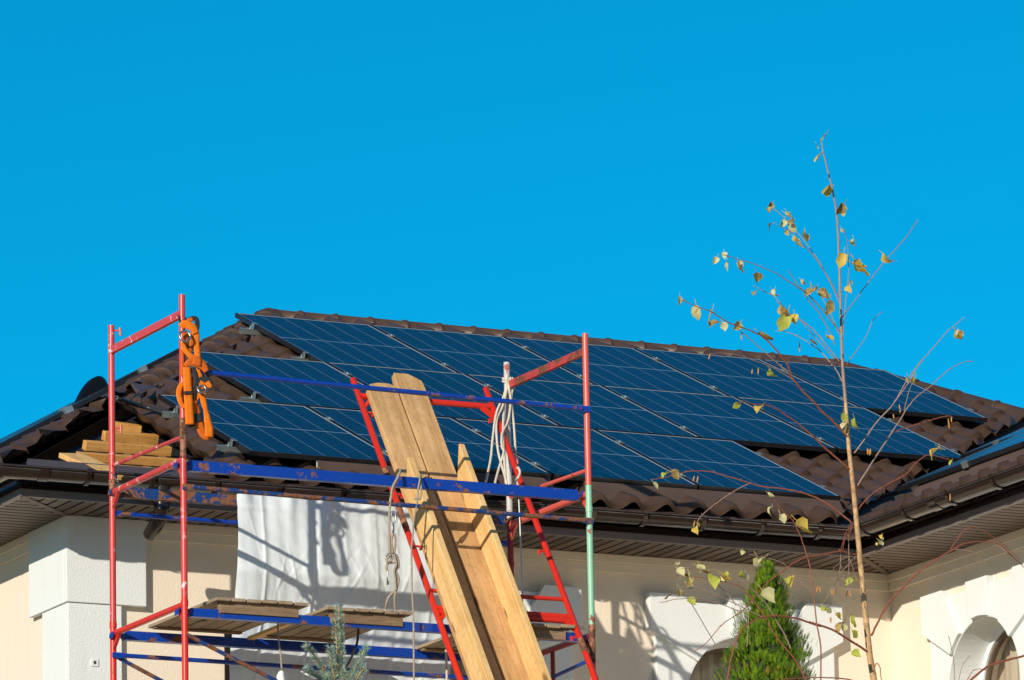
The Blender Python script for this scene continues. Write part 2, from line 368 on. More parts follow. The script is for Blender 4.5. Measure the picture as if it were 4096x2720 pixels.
# cornice mouldings under the soffit
mb = MB()
mb.box(16.0035, WX-.045, WY-.045, WY-.002, 9.468, SZ); mb.box(16.0035, WX-.03, WY-.028, WY-.002, 9.403, 9.4675)
mb.box(WX-.045, WX-.002, 31.2, WY-.002, 9.468, SZ); mb.box(WX-.028, WX-.002, 31.2, WY-.002, 9.403, 9.4675)
mb.box(LX-.045, LX-.002, 38.1605, 47.5, 9.468, SZ); mb.box(LX-.028, LX-.002, 38.1605, 47.5, 9.403, 9.4675)
H(mb, 'cornice', CREAM_TRIM, bevel=.005)

# soffits: planks across the overhang, one in three vented
def soffit(x0, x1, y0, y1, along, clip, name):
    mb = MB(); mb.add([(x0, y0, SZ+.03), (x1, y0, SZ+.03), (x1, y1, SZ+.03), (x0, y1, SZ+.03)], [(0, 1, 2, 3)], False, 1)
    s0, s1 = (x0, x1) if along == 0 else (y0, y1); p = s0; k = 0; w = .095
    while p < s1-.01:
        q = min(p+w-.020, s1); c0, c1 = clip((p+q)/2)
        if c1-c0 > .03:
            mi = 2 if (k % 3 == 1 and along == 0) else 0
            if along == 0: mb.box(p, q, c0, c1, SZ, SZ+.012, mi)
            else: mb.box(c0, c1, p, q, SZ, SZ+.012, mi)
        p += w; k += 1
    return H(mb, name, [SOFFIT, SOFFIT_GAP, VENT])
FXL, FXW = 14.89, 21.29
soffit(FXL, 21.9, FY, WY+.05, 0, lambda x: (max(FY, 0), min(WY+.05, FY+(x-FXL)-.03 if x < 15.5 else 99, 99) if x < 21.3 else 37.6) if x < FXW else (FY+(x-FXW)+.03, WY+.05), 'front_soffit')
soffit(FXL, LX+.05, FY, 47, 1, lambda y: (FXL, min(LX+.05, FXL+(y-FY)-.03)), 'side_soffit')
soffit(FXW, WX+.05, 31, WY, 1, lambda y: (FXW if y < FY else FXW+(y-FY)+.03, WX+.05), 'wing_soffit')
H(MB().bar((FXL, FY, SZ-.002), (LX+.03, WY+.03, SZ-.002), .05, .008), 'soffit_corner_strip', SOFFIT); H(MB().bar((FXW, FY, SZ-.002), (WX+.02, WY+.02, SZ-.002), .05, .008), 'soffit_corner_strip', SOFFIT)
# fascia with its F-shaped trim
def run(pts, name, mat, o0, o1, z0, z1):
    mb = MB(); P = pts
    for (x0, y0, nx0, ny0), (x1, y1, nx1, ny1) in zip(P, P[1:]):
        mb.hexa([(x0+nx0*o0, y0+ny0*o0, z0), (x1+nx1*o0, y1+ny1*o0, z0), (x1+nx1*o1, y1+ny1*o1, z0), (x0+nx0*o1, y0+ny0*o1, z0),
                 (x0+nx0*o0, y0+ny0*o0, z1), (x1+nx1*o0, y1+ny1*o0, z1), (x1+nx1*o1, y1+ny1*o1, z1), (x0+nx0*o1, y0+ny0*o1, z1)])
    return H(mb, name, mat, bevel=.003)
EAVE = [(FXL, 47, -1, 0), (FXL, FY, -1, -1), (FXW, FY, -1, -1), (FXW, 31, -1, 0)]
run(EAVE, 'fascia', GUTTER, .0, -.03, SZ+.052, 9.71)
run(EAVE, 'soffit_trim', TRIM, .012, -.02, SZ-.004, SZ+.05)

# gutters: half round with a rolled front lip, strap brackets
GR = .072; GZ = 9.677
GP = [(FXL-.165, 47, -1, 0), (FXL-.165, FY-.165, -1, -1), (FXW-.165, FY-.165, -1, -1), (FXW-.165, 31, -1, 0)]   # gutter centre line
def sweep(prof, path, mb, closed=False, smooth=True):
    n = len(prof); vs = [(x+nx*o, y+ny*o, z) for (x, y, nx, ny) in path for (o, z) in prof]
    mb.add(vs, [(i*n+k, i*n+(k+1) % n, (i+1)*n+(k+1) % n, (i+1)*n+k) for i in range(len(path)-1) for k in range(n if closed else n-1)], smooth)
mb = MB(); arc_o = [(GR*math.cos(t), GZ+GR*math.sin(t)) for t in [math.pi+math.pi*k/14 for k in range(15)]]
arc_o = [(-x, z) for x, z in arc_o]                 # from outer lip round the bottom to the back
arc_i = [((GR-.004)*x/GR, GZ+(z-GZ)*(GR-.004)/GR) for x, z in arc_o][::-1]
sweep(arc_o+arc_i, GP, mb, True)
lip = [(GR+.004+.009*math.cos(t), GZ+.004+.009*math.sin(t)) for t in [2*math.pi*k/8 for k in range(8)]]
sweep(lip, GP, mb, True); gut = H(mb, 'gutter', GUTTER)
def bracket(cx, cy, nx, ny):
    mb = MB(); tx, ty = -ny, nx; w = .016
    prof = [((GR+.007)*math.cos(t), GZ+(GR+.007)*math.sin(t)) for t in [-math.pi*k/12 for k in range(13)]]
    prof = [(GR+.012, GZ+.018)]+prof+[(-GR-.03, GZ-.004)]
    for (o0, z0), (o1, z1) in zip(prof, prof[1:]):
        P = []
        for (o, z) in ((o0, z0), (o1, z1)):
            for s_ in (-w, w): P.append((cx+nx*o+tx*s_, cy+ny*o+ty*s_, z))
        mb.add(P, [(0, 1, 3, 2)])
    sub(mb, 'gutter_bracket', GUTTER, gut).modifiers.new('t', 'SOLIDIFY').thickness = .004
gy, gx, gxl = FY-.165, FXW-.165, FXL-.165
for k in range(13): bracket(15.28+.463*k, gy, 0, -1)
for k in range(8): bracket(gx, 36.55-.60*k, -1, 0)
for k in range(3): bracket(gxl, 37.2+.6*k, -1, 0)
sl = [((GR+.005)*math.cos(t), GZ+(GR+.005)*math.sin(t)) for t in [-math.pi*k/12 for k in range(13)]]
for pth in ([(14.93, gy, 0, -1), (15.0, gy, 0, -1)], [(19.0, gy, 0, -1), (19.07, gy, 0, -1)], [(gx, 35.62, -1, 0), (gx, 35.52, -1, 0)]):
    mb = MB(); sweep(sl, pth, mb); sub(mb, 'gutter_sleeve', GUTTER, gut)
mb = MB(); dpx = 15.83
mb.tube([(dpx, gy, GZ-.05), (dpx, gy, 9.50), (dpx, gy+.015, 9.45), (dpx, gy+.05, 9.41), (dpx, gy+.12, 9.37), (dpx, gy+.20, 9.335)], [.058, .050, .050, .050, .050, .050], 18)
mb.tube([(dpx, gy+.001, 9.53), (dpx, gy+.001, 9.47)], .054, 18); sub(mb, 'downpipe_elbow', GUTTER, gut)

# tiled slopes --------------------------------------------------------------
PER, CRS, AMP, STEP = .260, .3417, .036, .034
def tile_sheet(O, ux, us, n, bounds, b0, b1, phase, name, da=10, lift=.027, amp=AMP):
    mb = MB(); nc = int((b1-b0)/CRS)+1
    for k in range(nc):
        lo, hi = b0+k*CRS, min(b0+(k+1)*CRS, b1)+.02
        rows = [(lo-.004, -.012), (lo, STEP), (lo+(hi-lo)*.5, STEP*.5), (hi, 0)]
        aL = min(bounds(lo+.02)[0], bounds(hi-.02)[0]) if True else 0; aR = max(bounds(lo+.02)[1], bounds(hi-.02)[1])
        if aR-aL < .05: continue
        i0 = math.floor((aL-phase)/PER*da); i1 = math.ceil((aR-phase)/PER*da)
        def P(bb, h, i):
            L, Rr = bounds(min(max(bb, lo+.0), b1)); aa = min(max(phase+i*PER/da, L), Rr); th = 2*math.pi*(aa-phase)/PER
            w = -amp*math.cos(th)+.007*math.cos(2*th)+.005*math.sin(th); bb2 = bb+.010*math.cos(th)*(1 if h > .02 or h < 0 else 0)
            return O+ux*aa+us*bb2+n*(w+h+lift)
        m = i1-i0+1
        g = [[P(bb, h, i0+i) for i in range(m)] for bb, h in rows]
        mb.add(g[0]+g[1], [(i, i+1, m+i+1, m+i) for i in range(m-1)], True)
        vs = g[1]+g[2]+g[3]; mb.add(vs, [(r_*m+i, r_*m+i+1, (r_+1)*m+i+1, (r_+1)*m+i) for r_ in range(2) for i in range(m-1)], True)
    return H(mb, name, TILE)
X_ = V((1, 0, 0)); Y_ = V((0, 1, 0)); Z_ = V((0, 0, 1))
cF = math.cos(.422373); sF = math.sin(.422373)
usF = V((0, cF, sF)); nF = V((0, -sF, cF)); EF = V((0, EY, EZ))
def hipx(y): return 14.75+HIP*(y-EY)
def valx(y): return 21.20+(y-EY)
def rhx(y): return 24.25+.71*(RY-y)
def bF(bb):
    y = EY+bb*cF; L = hipx(y)+.02
    if y < 38.70: L = 16.30
    if y < 37.16: L = 16.20
    return (max(L, hipx(y)), min(valx(y)-.17, rhx(y)-.02))
CREST = onP((2894, 2018), V((0, EY, EZ+.06)), nF).x
roof = tile_sheet(EF, X_, usF, nF, bF, 0, (RY-EY)/cF, CREST-PER/2, 'front_roof_slope')
cl = 1/math.hypot(1, TL); sl_ = TL*cl
usL = V((cl, 0, sl_)); nL = V((-sl_, 0, cl)); OL = V((14.75, 0, EZ))
tile_sheet(OL, Y_, usL, nL, lambda bb: (EY+bb*cl/HIP+.03, 2*RY-EY-bb*cl/HIP), 0, (RY-EY)*HIP/cl, .07, 'side_roof_slope', 8)
cw = 1/math.hypot(1, TW); sw = TW*cw
usW = V((cw, 0, sw)); nW = V((-sw, 0, cw)); OW = V((21.20, 0, EZ))
tile_sheet(OW, -Y_, usW, nW, lambda bb: (-(EY+bb*cw)+.19, -31.), 0, 4.15, -36.78, 'wing_roof_slope', 10, -.012, .034)
# underlay, back slope, valley
mb = MB(); z = lambda y, o=-.125: EZ+TN*(y-EY)+o
mb.add([(14.8, EY, z(EY)), (21.2, EY, z(EY)), (25.2, 40.85, z(40.85)), (24.25, RY, z(RY)), (hipx(RY), RY, z(RY))], [(0, 1, 2, 3, 4)])
ob = lambda x: EZ+TL*(x-14.75)-.06
mb.add([(14.8, EY, ob(14.8)), (hipx(RY), RY, ob(hipx(RY))), (14.8, 2*RY-EY, ob(14.8))], [(0, 1, 2)])
mb.add([(21.22, EY, EZ-.05), (25.1, 40.75, EZ-.05+TW*3.9), (25.1, 31, EZ-.05+TW*3.9), (21.22, 31, EZ-.05)], [(0, 1, 2, 3)])
H(mb, 'roof_underlay', UNDERLAY)
mb = MB(); zr = EZ+TN*(RY-EY)
mb.add([(hipx(RY), RY, zr), (24.25, RY, zr), (28.2, 2*RY-EY, EZ), (14.75, 2*RY-EY, EZ)], [(0, 1, 2, 3)]); mb.add([(24.25, RY, zr), (28.2, 2*RY-EY, EZ), (28.2, EY, EZ)], [(0, 1, 2)])
H(mb, 'back_roof_slope', TILE)
mb = MB()
for s_, nn in ((-1, 0), (1, 1)):
    pts = []
    for t in (0, 1):
        y = EY-.02+t*4.3; x = valx(y); zc_ = EZ+TN*(y-EY)-.035
        e = (V((x-.22, y, zc_-.0+.03)), V((x, y, zc_))) if s_ < 0 else (V((x, y, zc_)), V((x+.20, y, zc_+TW*.20+.01)))
        pts += list(e)
    mb.add(pts, [(0, 1, 3, 2)])
H(mb, 'valley_flashing', mottled('valley_metal', (.085, .064, .052), .25, 6, .75, 0, .15))
# ridge and hip caps
def cap_mesh(r, L, flare=0):
    mb = MB(); A = [R_(-12+204*k/14) for k in range(15)]; prof = []
    st = [(0, r), (L-.035, r*.97), (L-.035, r+.004), (L-.022, r+.009), (L-.008, r+.009), (L, r+.003)]
    vs = [(x, rr*math.cos(t), rr*math.sin(t)*1.02) for x, rr in st for t in A]; n = len(A)
    mb.add(vs, [(i*n+k, i*n+k+1, (i+1)*n+k+1, (i+1)*n+k) for i in range(len(st)-1) for k in range(n-1)], True); return mb
def caps(p, q, r, L, name, par, nrm):
    d = (q-p); tot = d.length; d.normalize(); side = nrm.cross(d).normalized(); up = d.cross(side); k = 0; first = None
    n = max(1, round(tot/L)); L = tot/n
    for k in range(n):
        m = basis(d, side, up, p+d*(k*L))
        if first is None: first = sub(cap_mesh(r, L+.02), name, TILE, par); o = first
        else: o = first.copy(); COL.objects.link(o); o.parent = par
        o.matrix_world = m
caps(V((hipx(RY)-.03, RY, zr+.008)), V((24.27, RY, zr+.008)), .077, .305, 'ridge_cap', roof, Z_)
hp = lambda y, o=0: V((hipx(y), y, EZ+TN*(y-EY)+o))
caps(hp(39.4, -.03), hp(RY-.05, -.03), .100, .36, 'hip_cap', roof, (nF+nL).normalized())
rp = lambda y, o=0: V((rhx(y), y, EZ+TN*(y-EY)+o))
caps(rp(RY, -.005), rp(38.4, -.005), .09, .38, 'hip_cap', roof, Z_)
mb = MB(); mb.tube([(hipx(RY)-.10, RY, zr-.06), (hipx(RY)-.06, RY, zr-.015), (hipx(RY)+.0, RY, zr+.005), (hipx(RY)+.07, RY, zr+.0)], [.05, .085, .09, .088], 16); sub(mb, 'ridge_end_cap', TILE, roof)
mb = MB()
for o_, y0, y1 in ((.13, 39.5, 42.2), (.10, 38.75, 39.5)):
    p_, q_ = hp(y0), hp(y1); mb.bar(p_+V((o_, -.04, .035)), q_+V((o_, -.04, .035)), .03, .012, nF)
sub(mb, 'hip_trim', FLASH, roof)
# bent flashing offcut and loose membrane at the open hip
mb = MB(); P = [onY(T1(*q), y) for q, y in (((1200, 1000), 38.9), ((1270, 1110), 38.7), ((1290, 1070), 38.75), ((1225, 990), 38.95), ((1410, 1030), 39.05), ((1190, 1150), 38.5))]
mb.add(P, [(0, 1, 2, 3), (3, 2, 4), (1, 5, 2)]); sub(mb, 'loose_flashing', FLASH, roof).modifiers.new('t', 'SOLIDIFY').thickness = .004
# eave apron, battens of the stripped corner
mb = MB(); mb.add([(14.86, EY-.03, 9.70), (21.12, EY-.03, 9.70), (21.12, EY+.16, 9.795), (14.95, EY+.16, 9.795), (14.86, EY-.045, 9.66), (21.1, EY-.045, 9.66)], [(0, 1, 2, 3), (4, 5, 1, 0)])
H(mb, 'eave_apron', FLASH)
def batten(xa, xb, y, h=.045, w=.055, o=-.068, nm='batten'):
    mb = MB(); ya_, yb_ = y+rnd.uniform(-.03, .03), y+rnd.uniform(-.03, .03); p_ = V((xa+rnd.uniform(-.04, .04), ya_, EZ+TN*(ya_-EY)+o)); q_ = V((xb+rnd.uniform(-.02, .02), yb_, EZ+TN*(yb_-EY)+o)); mb.bar(p_, q_, w, h, nF)
    return sub(mb, nm, BATTEN, roof, bevel=.003)
for xa, xb, y, h, w in ((15.12, 15.60, 37.17, .045, .05), (15.52, 16.28, 37.19, .04, .05), (15.54, 16.34, 37.49, .055, .055), (15.73, 16.36, 37.81, .065, .06), (15.98, 16.40, 38.14, .065, .06), (16.17, 16.40, 38.46, .06, .06)):
    batten(xa, xb, y+.03, h, w)
mb = MB()
for x in (15.72, 16.02, 16.28):
    mb.bar((x, EY+.15, z(EY+.15, -.115)), (x, min(38.4, EY+(x-14.75)/HIP-.35), z(min(38.4, EY+(x-14.75)/HIP-.35), -.115)), .05, .025, nF)
sub(mb, 'counter_batten', OLDX, roof)
mb = MB(); mb.bar((15.86, 37.75, z(37.75, -.10)), (16.4, 37.75, z(37.75, -.10)), .03, .01, nF); mb.bar((15.68, 37.38, z(37.38, -.10)), (16.4, 37.38, z(37.38, -.10)), .02, .01, nF); sub(mb, 'membrane_strip', WHITEP, roof)
# loose timbers on the stripped corner
def quad_board(pix, yz, th, name, label, mat):
    P = [onP(TT, V((0, EY, EZ+yz)), nF) for TT in pix]; mb = MB(); mb.prism([p-nF*th for p in P], nF*th)
    return tag(mb.build(name, mat, bevel=.003), label, 'board')
quad_board([T2(1010, 455), T2(1060, 395), T2(760, 262), T2(545, 255)], .0, .035, 'loose_board', 'loose yellow board lying askew across the bare roof battens, its end over the gutter', PLANK2)
quad_board([T2(1085, 462), T2(1200, 466), T2(1180, 442), T2(1090, 436)], .0, .035, 'timber_offcut', 'short yellow timber offcut over the gutter just right of the loose board', PLANK2)

# snow guard sheets at the foot of the panels
def guard(pts, name='snow_guard_sheet'):
    mb = MB(); a0, b0, c0, d0 = [V(p) for p in pts]   # bottom left, bottom right, top right, top left
    mb.add([a0, b0, c0, d0, d0+V((0, .10, -.10)), c0+V((0, .10, -.10))], [(0, 1, 2, 3), (3, 2, 5, 4)])
    o = H(mb, name, FLASH); o.modifiers.new('t', 'SOLIDIFY').thickness = .003; return o
zt = lambda y, o: EZ+TN*(y-EY)+o
PR = V((18.600, 41.786, 12.106))       # top left corner of the top row of panels
gt = lambda y, o: PR.z+TN*(y-PR.y)+o
for xa, xb in ((17.08, 18.90), (19.12, 21.20)): guard([(xa-.02, 36.985, zt(36.985, .022)), (xb, 36.985, zt(36.985, .022)), (xb-.04, 37.02, gt(37.02, -.028)), (xa, 37.02, gt(37.02, -.028))])
mb = MB(); mb.add([(17.055, 36.99, zt(36.99, .03)), (17.11, 36.985, zt(36.985, .026)), (17.072, 37.02, gt(37.02, -.03))], [(0, 1, 2)]); H(mb, 'guard_end', mottled('pale_primer', (.52, .55, .45), .15, 20)).modifiers.new('t', 'SOLIDIFY').thickness = .002
wz = lambda x, o: EZ+TW*(x-21.2)+o
# ------------------------------------------------------------------ SOLAR PANELS
def frame_mesh():
    mb = MB(); t, w = .035, .0105
    for x0, x1, y0, y1 in ((0, w, 0, PL), (PW-w, PW, 0, PL), (w, PW-w, 0, w), (w, PW-w, PL-w, PL)): mb.box(x0, x1, y0, y1, -t, 0)
    mb.add([(w, w, -.008), (PW-w, w, -.008), (PW-w, PL-w, -.008), (w, PL-w, -.008)], [(3, 2, 1, 0)]); return mb
pf = pg = None
def panel(m, label, group, vals=True):
    global pf, pg
    o = thing('solar_panel', label, 'solar panel', (0, 0, 0), group); o.matrix_world = m; bpy.context.view_layer.update()
    if pf is None:
        pf = frame_mesh().build('frame', BLACKF, o); w = .0103
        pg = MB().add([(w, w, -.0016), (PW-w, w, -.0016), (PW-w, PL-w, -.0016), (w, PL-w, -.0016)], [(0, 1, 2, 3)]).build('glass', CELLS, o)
    else:
        for src in (pf, pg):
            c_ = src.copy(); COL.objects.link(c_); c_.parent = o; c_.matrix_parent_inverse = M.Identity(4); c_.matrix_basis = M.Identity(4)
    return o
ORD = ['leftmost', 'second from left', 'third from left', 'fourth from left', 'rightmost']
rows = [('top', 0, 0, 5, 'beside the ridge'), ('middle', -1.1138, 1.742-.02, 5, 'between the two other rows'), ('lowest', -2.0102, 2*1.742-.005, 4, 'above the eave')]
WP = PW+.02
for rn, xo, s0, n, where in rows:
    for i in range(n):
        p = PR+X_*(xo+i*WP)-usF*(s0+PL)
        nm = ORD[i] if i < n-1 else 'rightmost'
        panel(basis(X_, usF, nF, p), f'{nm} solar panel in the {rn} row on the front roof slope', 'solar panels on the front roof slope')
    for fr_, w1 in ((.245, 'upper'), (.835, 'lower')):
        s_ = s0+PL*fr_; p = PR+X_*(xo-.12)-usF*s_-nF*.058; q = PR+X_*(xo+n*WP+.03)-usF*s_-nF*.058
        rt = thing('mounting_rail', f'{w1} silver mounting rail under the {rn} row of panels on the front slope', 'mounting rail', p, 'mounting rails on the front slope')
        mb = MB()
        for dz in (-.018, .018): mb.bar(p+nF*dz, q+nF*dz, .046, .004, nF)
        for dy in (-.021, .021): mb.bar(p+usF*dy, q+usF*dy, .004, .034, nF)
        part(mb, 'rail_profile', ALU, rt)
        for i in range(n+1):
            cpt = PR+X_*(xo+i*WP-.01)-usF*s_; mb = MB()
            if i == 0:
                mb.obox(cpt+X_*(-.014)-nF*.016, X_, usF, nF, .004, .045, .042); mb.obox(cpt+X_*(-.030)-nF*.036, X_, usF, nF, .034, .045, .004); mb.obox(cpt+X_*.004+nF*.006, X_, usF, nF, .036, .045, .004)
                mb.tube([cpt+X_*(-.032)-nF*.036, cpt+X_*(-.032)-nF*.012], .006, 6)
            elif i == n: mb.obox(cpt+X_*(.0)+nF*.004, X_, usF, nF, .026, .05, .006)
            else:
                mb.obox(cpt+nF*.005, X_, usF, nF, .046, .06, .007); mb.tube([cpt+nF*.008, cpt+nF*.016], .008, 8); mb.obox(cpt-nF*.018, X_, usF, nF, .012, .05, .036)
            part(mb, 'clamp', ALU, rt)
        mb = MB()
        for i in range(n*2+1):
            b_ = PR+X_*(xo+.1+i*WP*.5-.12*(i == 0))-usF*s_; mb.bar(b_-nF*.08, b_-nF*.155, .035, .006, X_)
        part(mb, 'roof_hook', GALV, rt)
# panels of the side slope and of the wing, seen edge on
def side_panels(O, us, n_, ux, rows_, grp, off):
    for (b_, a0, k, lab) in rows_:
        for i in range(k):
            p = O+us*b_+ux*(a0-i*WP)+n_*off
            panel(basis(ux, us, n_, p), lab[i], grp)
uxL = -Y_; NTH = ['nearest', 'second', 'third', 'fourth']
for x0_, y0_, xr_, lab in ((15.01, 38.9, (15.42, 16.07), 'lower'), (16.53, 41.2, (16.98, 17.62), 'upper')):
    side_panels(OL, usL, nL, uxL, [((x0_-14.75)/cl, -(y0_+PW), 4, [f'{NTH[i]} edge-on black framed panel of the {lab} row on the left slope' for i in range(4)])], 'solar panels on the left slope', .13)
    for k_, xr in enumerate(xr_):
        p = V((xr, y0_, OL.z+TL*(xr-OL.x)))+nL*(.13-.062)
        rt = thing('mounting_rail', f'{("lower", "upper")[k_]} silver rail under the {lab} row of edge-on panels on the left slope', 'mounting rail', p, 'rails on the left slope')
        part(MB().obox(p+V((0, 2.2, 0)), usL, Y_, nL, .045, 4.56, .05), 'rail_profile', ALU, rt)
        mb = MB(); mb.obox(p+nL*.045-Y_*.02, usL, Y_, nL, .07, .034, .05); mb.obox(p+nL*.066+Y_*.0, usL, Y_, nL, .05, .03, .006); part(mb, 'clamp', ALU, rt)
WO, bw = .14, .43
for b_, yy, lab in ((bw, 36.86, 'lower'), (bw+WP, 37.72, 'upper')):
    for i in range(3):
        p = OW+usW*b_+Y_*(yy-PL-i*(PL+.02))+nW*WO
        panel(basis(usW, Y_, nW, p), f'{("valley-side", "second", "third")[i]} grazing-view panel of the {lab} row on the wing roof', 'solar panels on the wing roof')
xg = OW.x+bw*cw
mb = MB(); mb.add([(xg-.05, 36.72, wz(xg-.05, .022)), (xg-.05, 32.6, wz(xg-.05, .022)), (xg-.02, 32.6, wz(xg-.02, .118)), (xg-.02, 36.60, wz(xg-.02, .118)), (xg+.06, 36.60, wz(xg+.06, .03)), (xg+.06, 32.6, wz(xg+.06, .03))], [(0, 1, 2, 3), (3, 2, 5, 4)]); H(mb, 'snow_guard_sheet', FLASH).modifiers.new('t', 'SOLIDIFY').thickness = .003
for b_, yc in ((bw, 35.90), (bw, 34.70), (bw+WP, 37.20), (bw+WP, 35.9)):
    p = OW+usW*b_+Y_*yc+nW*WO; nm_ = {35.90: 'valley-side silver clamp on the lower edge', 34.70: 'right silver clamp on the lower edge', 37.20: 'silver clamp between the two rows, nearest the valley', 35.9: 'right silver clamp between the two rows'}[yc] if b_ == bw or yc > 37 else 'right silver clamp between the two rows'
    rt = thing('panel_clamp', nm_+' of the wing roof panels', 'clamp', p, 'clamps on the wing panels')
    part(MB().obox(p-nW*.012-usW*.004, usW, Y_, nW, .02, .06, .05), 'clamp_body', ALU, rt)
# black rounded hood behind the left slope
p = onY(T1(838, 1150), 41.4); mb = MB()
hd = []
A = [math.pi*k/18 for k in range(19)]
for d_, sc in ((-.05, .9), (-.02, 1), (.02, 1), (.05, .93)):
    for t in A: hd.append(p+V((.150*sc*math.cos(t)+.06*sc*math.sin(t)-.02, d_, -.12+.30*sc*math.sin(t)+(.05*math.cos(t)))))
n = len(A); mb.add(hd, [(i*n+k, i*n+k+1, (i+1)*n+k+1, (i+1)*n+k) for i in range(3) for k in range(n-1)], True); mb.add(hd[:n], [tuple(range(n))]); mb.add(hd[-n:], [tuple(range(n))[::-1]])
tag(mb.build('roof_vent_hood', plain('glossy_black', (.004, .004, .006), .35, 0, .3)), 'glossy black rounded vent hood rising behind the left roof slope', 'vent hood')
# cables
def cable(pts, r, name, label, mat, cat='cable', seg=8): return tag(MB().tube(smooth(pts), r, seg).build(name, mat), label, cat)
def smooth(pts, k=4):
    pts = [V(p) for p in pts]
    if len(pts) < 3: return pts
    out = []
    for i in range(len(pts)-1):
        p0, p1, p2, p3 = pts[max(i-1, 0)], pts[i], pts[i+1], pts[min(i+2, len(pts)-1)]
        for j in range(k):
            t = j/k; out.append(.5*((2*p1)+(p2-p0)*t+(2*p0-5*p1+4*p2-p3)*t*t+(3*p1-p0-3*p2+p3)*t**3))
    return out+[pts[-1]]
rl = lambda q, o: onP(q, V((0, EY, EZ+o)), nF)
cable([onY(T1(1000, 1115), 38.6), rl(T1(1080, 1135), .2), rl(T1(1200, 1180), .13), rl(T1(1350, 1220), .1), rl(T1(1450, 1250), .1), rl(T1(1530, 1275), .1)], .017, 'roof_cable', 'thick black cable from the left slope to the rail end over the brown tiles', RUBBER)
cable([rl(TG(455, 905), .09), rl(TG(520, 912), .08), rl(TG(620, 912), .05), rl(TG(780, 885), .03), rl(TG(900, 850), .02), rl(TG(1040, 800), .02), rl(TG(1150, 755), .06)], .011, 'valley_cable', 'black cable lying across the valley between the front slope and the wing', RUBBER)

# ------------------------------------------------------------------ SCAFFOLD TOWER
YF, YB, XL, XR, PRAD = 35.32, 36.5, 15.345, 18.276, .0212
sc = thing('scaffold_tower', 'red frame scaffold tower with blue rails and beams standing before the eave', 'scaffold', ((XL+XR)/2, (YF+YB)/2, 0))
def spart(mb, n, m): return part(mb, n, m, sc)
def post(x, y, z0, z1, mat, rings, par):
    mb = MB(); mb.tube([(x, y, z0), (x, y, z1)], PRAD, 14)
    for zz in rings: mb.tube([(x, y, zz-.02), (x, y, zz+.02)], PRAD+.003, 14)
    return sub(mb, 'post', mat, par)
def hook(mb, x, y, z): mb.tube([(x, y, z), (x+.035, y-.01, z)], .006, 6); mb.tube([(x+.035, y-.01, z+.02), (x+.037, y-.012, z-.035)], .008, 6)
def frame(x, zt_, zth, zb, ztop, matbar, mtube, mthick, posts):
    mb = MB(); fr_ = None
    if ztop: fr_ = MB().bar((x, YF+.015, ztop), (x, YB-.015, ztop), .028, .05)
    f_ = spart(fr_ or MB().tube([(x, YF, zth), (x, YB, zth)], .021, 12), 'end_frame', matbar if fr_ else mthick)
    if zt_: sub(MB().tube([(x, YF+.01, zt_-.015), (x, YB-.01, zt_+.015)], .0135, 10), 'rung', mtube, f_)
    mb = MB()
    if fr_: mb.tube([(x, YF+.01, zth), (x, YB-.01, zth)], .023, 12)
    for y, s_ in ((YF, 1), (YB, -1)): mb.bar((x, y+s_*.012, zth-.10), (x, y+s_*.105, zth-.012), .02, .022)
    sub(mb, 'crossbar', mthick, f_)
    for args in posts: post(x, *args, f_)
    for hz in ((10.59, 9.93) if ztop else ()):
        if x < 17 or hz < 10: mb = MB(); hook(mb, x+.015, YB-.02, hz); sub(mb, 'locking_hook', CORAL, f_)
    return f_
frame(XL, 9.662, 9.495, 0, 10.458, REDF, REDF, REDF, [(YB, 9.58, 10.628, REDF, (10.47,)), (YF, 9.76, 10.583, REDF, ()), (YF, 9.50, 9.765, BROWNP, (9.63,)), (YB, 9.50, 9.585, BROWNP, (9.56,)), (YF, 8.6, 9.52, REDF, (9.39,)), (YB, 8.62, 9.51, REDF, ())])
frame(XL, None, 8.55, 0, None, RED, RED, RED, [(YF, 0, 8.6, RED, (8.56,)), (YB, 0, 8.62, RED, (8.61,))])
frame(XR, 9.650, 9.475, 0, 10.443, REDR, CORAL, CORAL, [(YB, 9.72, 10.608, GREYP, (9.75,)), (YF, 9.53, 10.563, CORAL, ()), (YF, 8.585, 9.535, MINT, (9.37,)), (YB, 9.5, 9.72, GREYP, ()), (YB, 8.3, 9.5, DKRED, (9.2,)), (YF, 8.50, 8.585, BROWNP, (8.57,)), (YF, 8.33, 8.5, BROWNP, ())])
frame(XR, None, 8.52, 0, None, DKRED, DKRED, DKRED, [(YF, 0, 8.33, CORAL, ()), (YB, 0, 8.3, DKRED, ())])
mb = MB(); mb.tube([(XR, 35.9, 7.0), (XR, 35.9, 8.50)], .016, 10); spart(mb, 'frame_upright', DKRED)
def rail(x0, z0, x1, z1, y, r, mat, name, flat=True):
    mb = MB(); mb.tube([(x0+.05, y, z0), (x1-.05, y, z1)], r, 12)
    for x, z_, s_ in ((x0, z0, 1), (x1, z1, -1)): mb.obox(V((x+s_*.025, y, z_)), X_, Y_, Z_, .085, .010, r*2.4)
    spart(mb, name, mat)
rail(XL, 10.078, XR, 10.043, YF-.026, .0165, BLUE, 'guard_rail')
rail(XL, 9.312, XR, 9.286, YF-.026, .0155, BLUER, 'guard_rail')
rail(XL, 9.357, XR, 9.345, YB+.0, .0150, BLUE, 'guard_rail')
rail(XL, 8.405, XR, 8.395, YB-.03, .0150, BLUE, 'guard_rail')
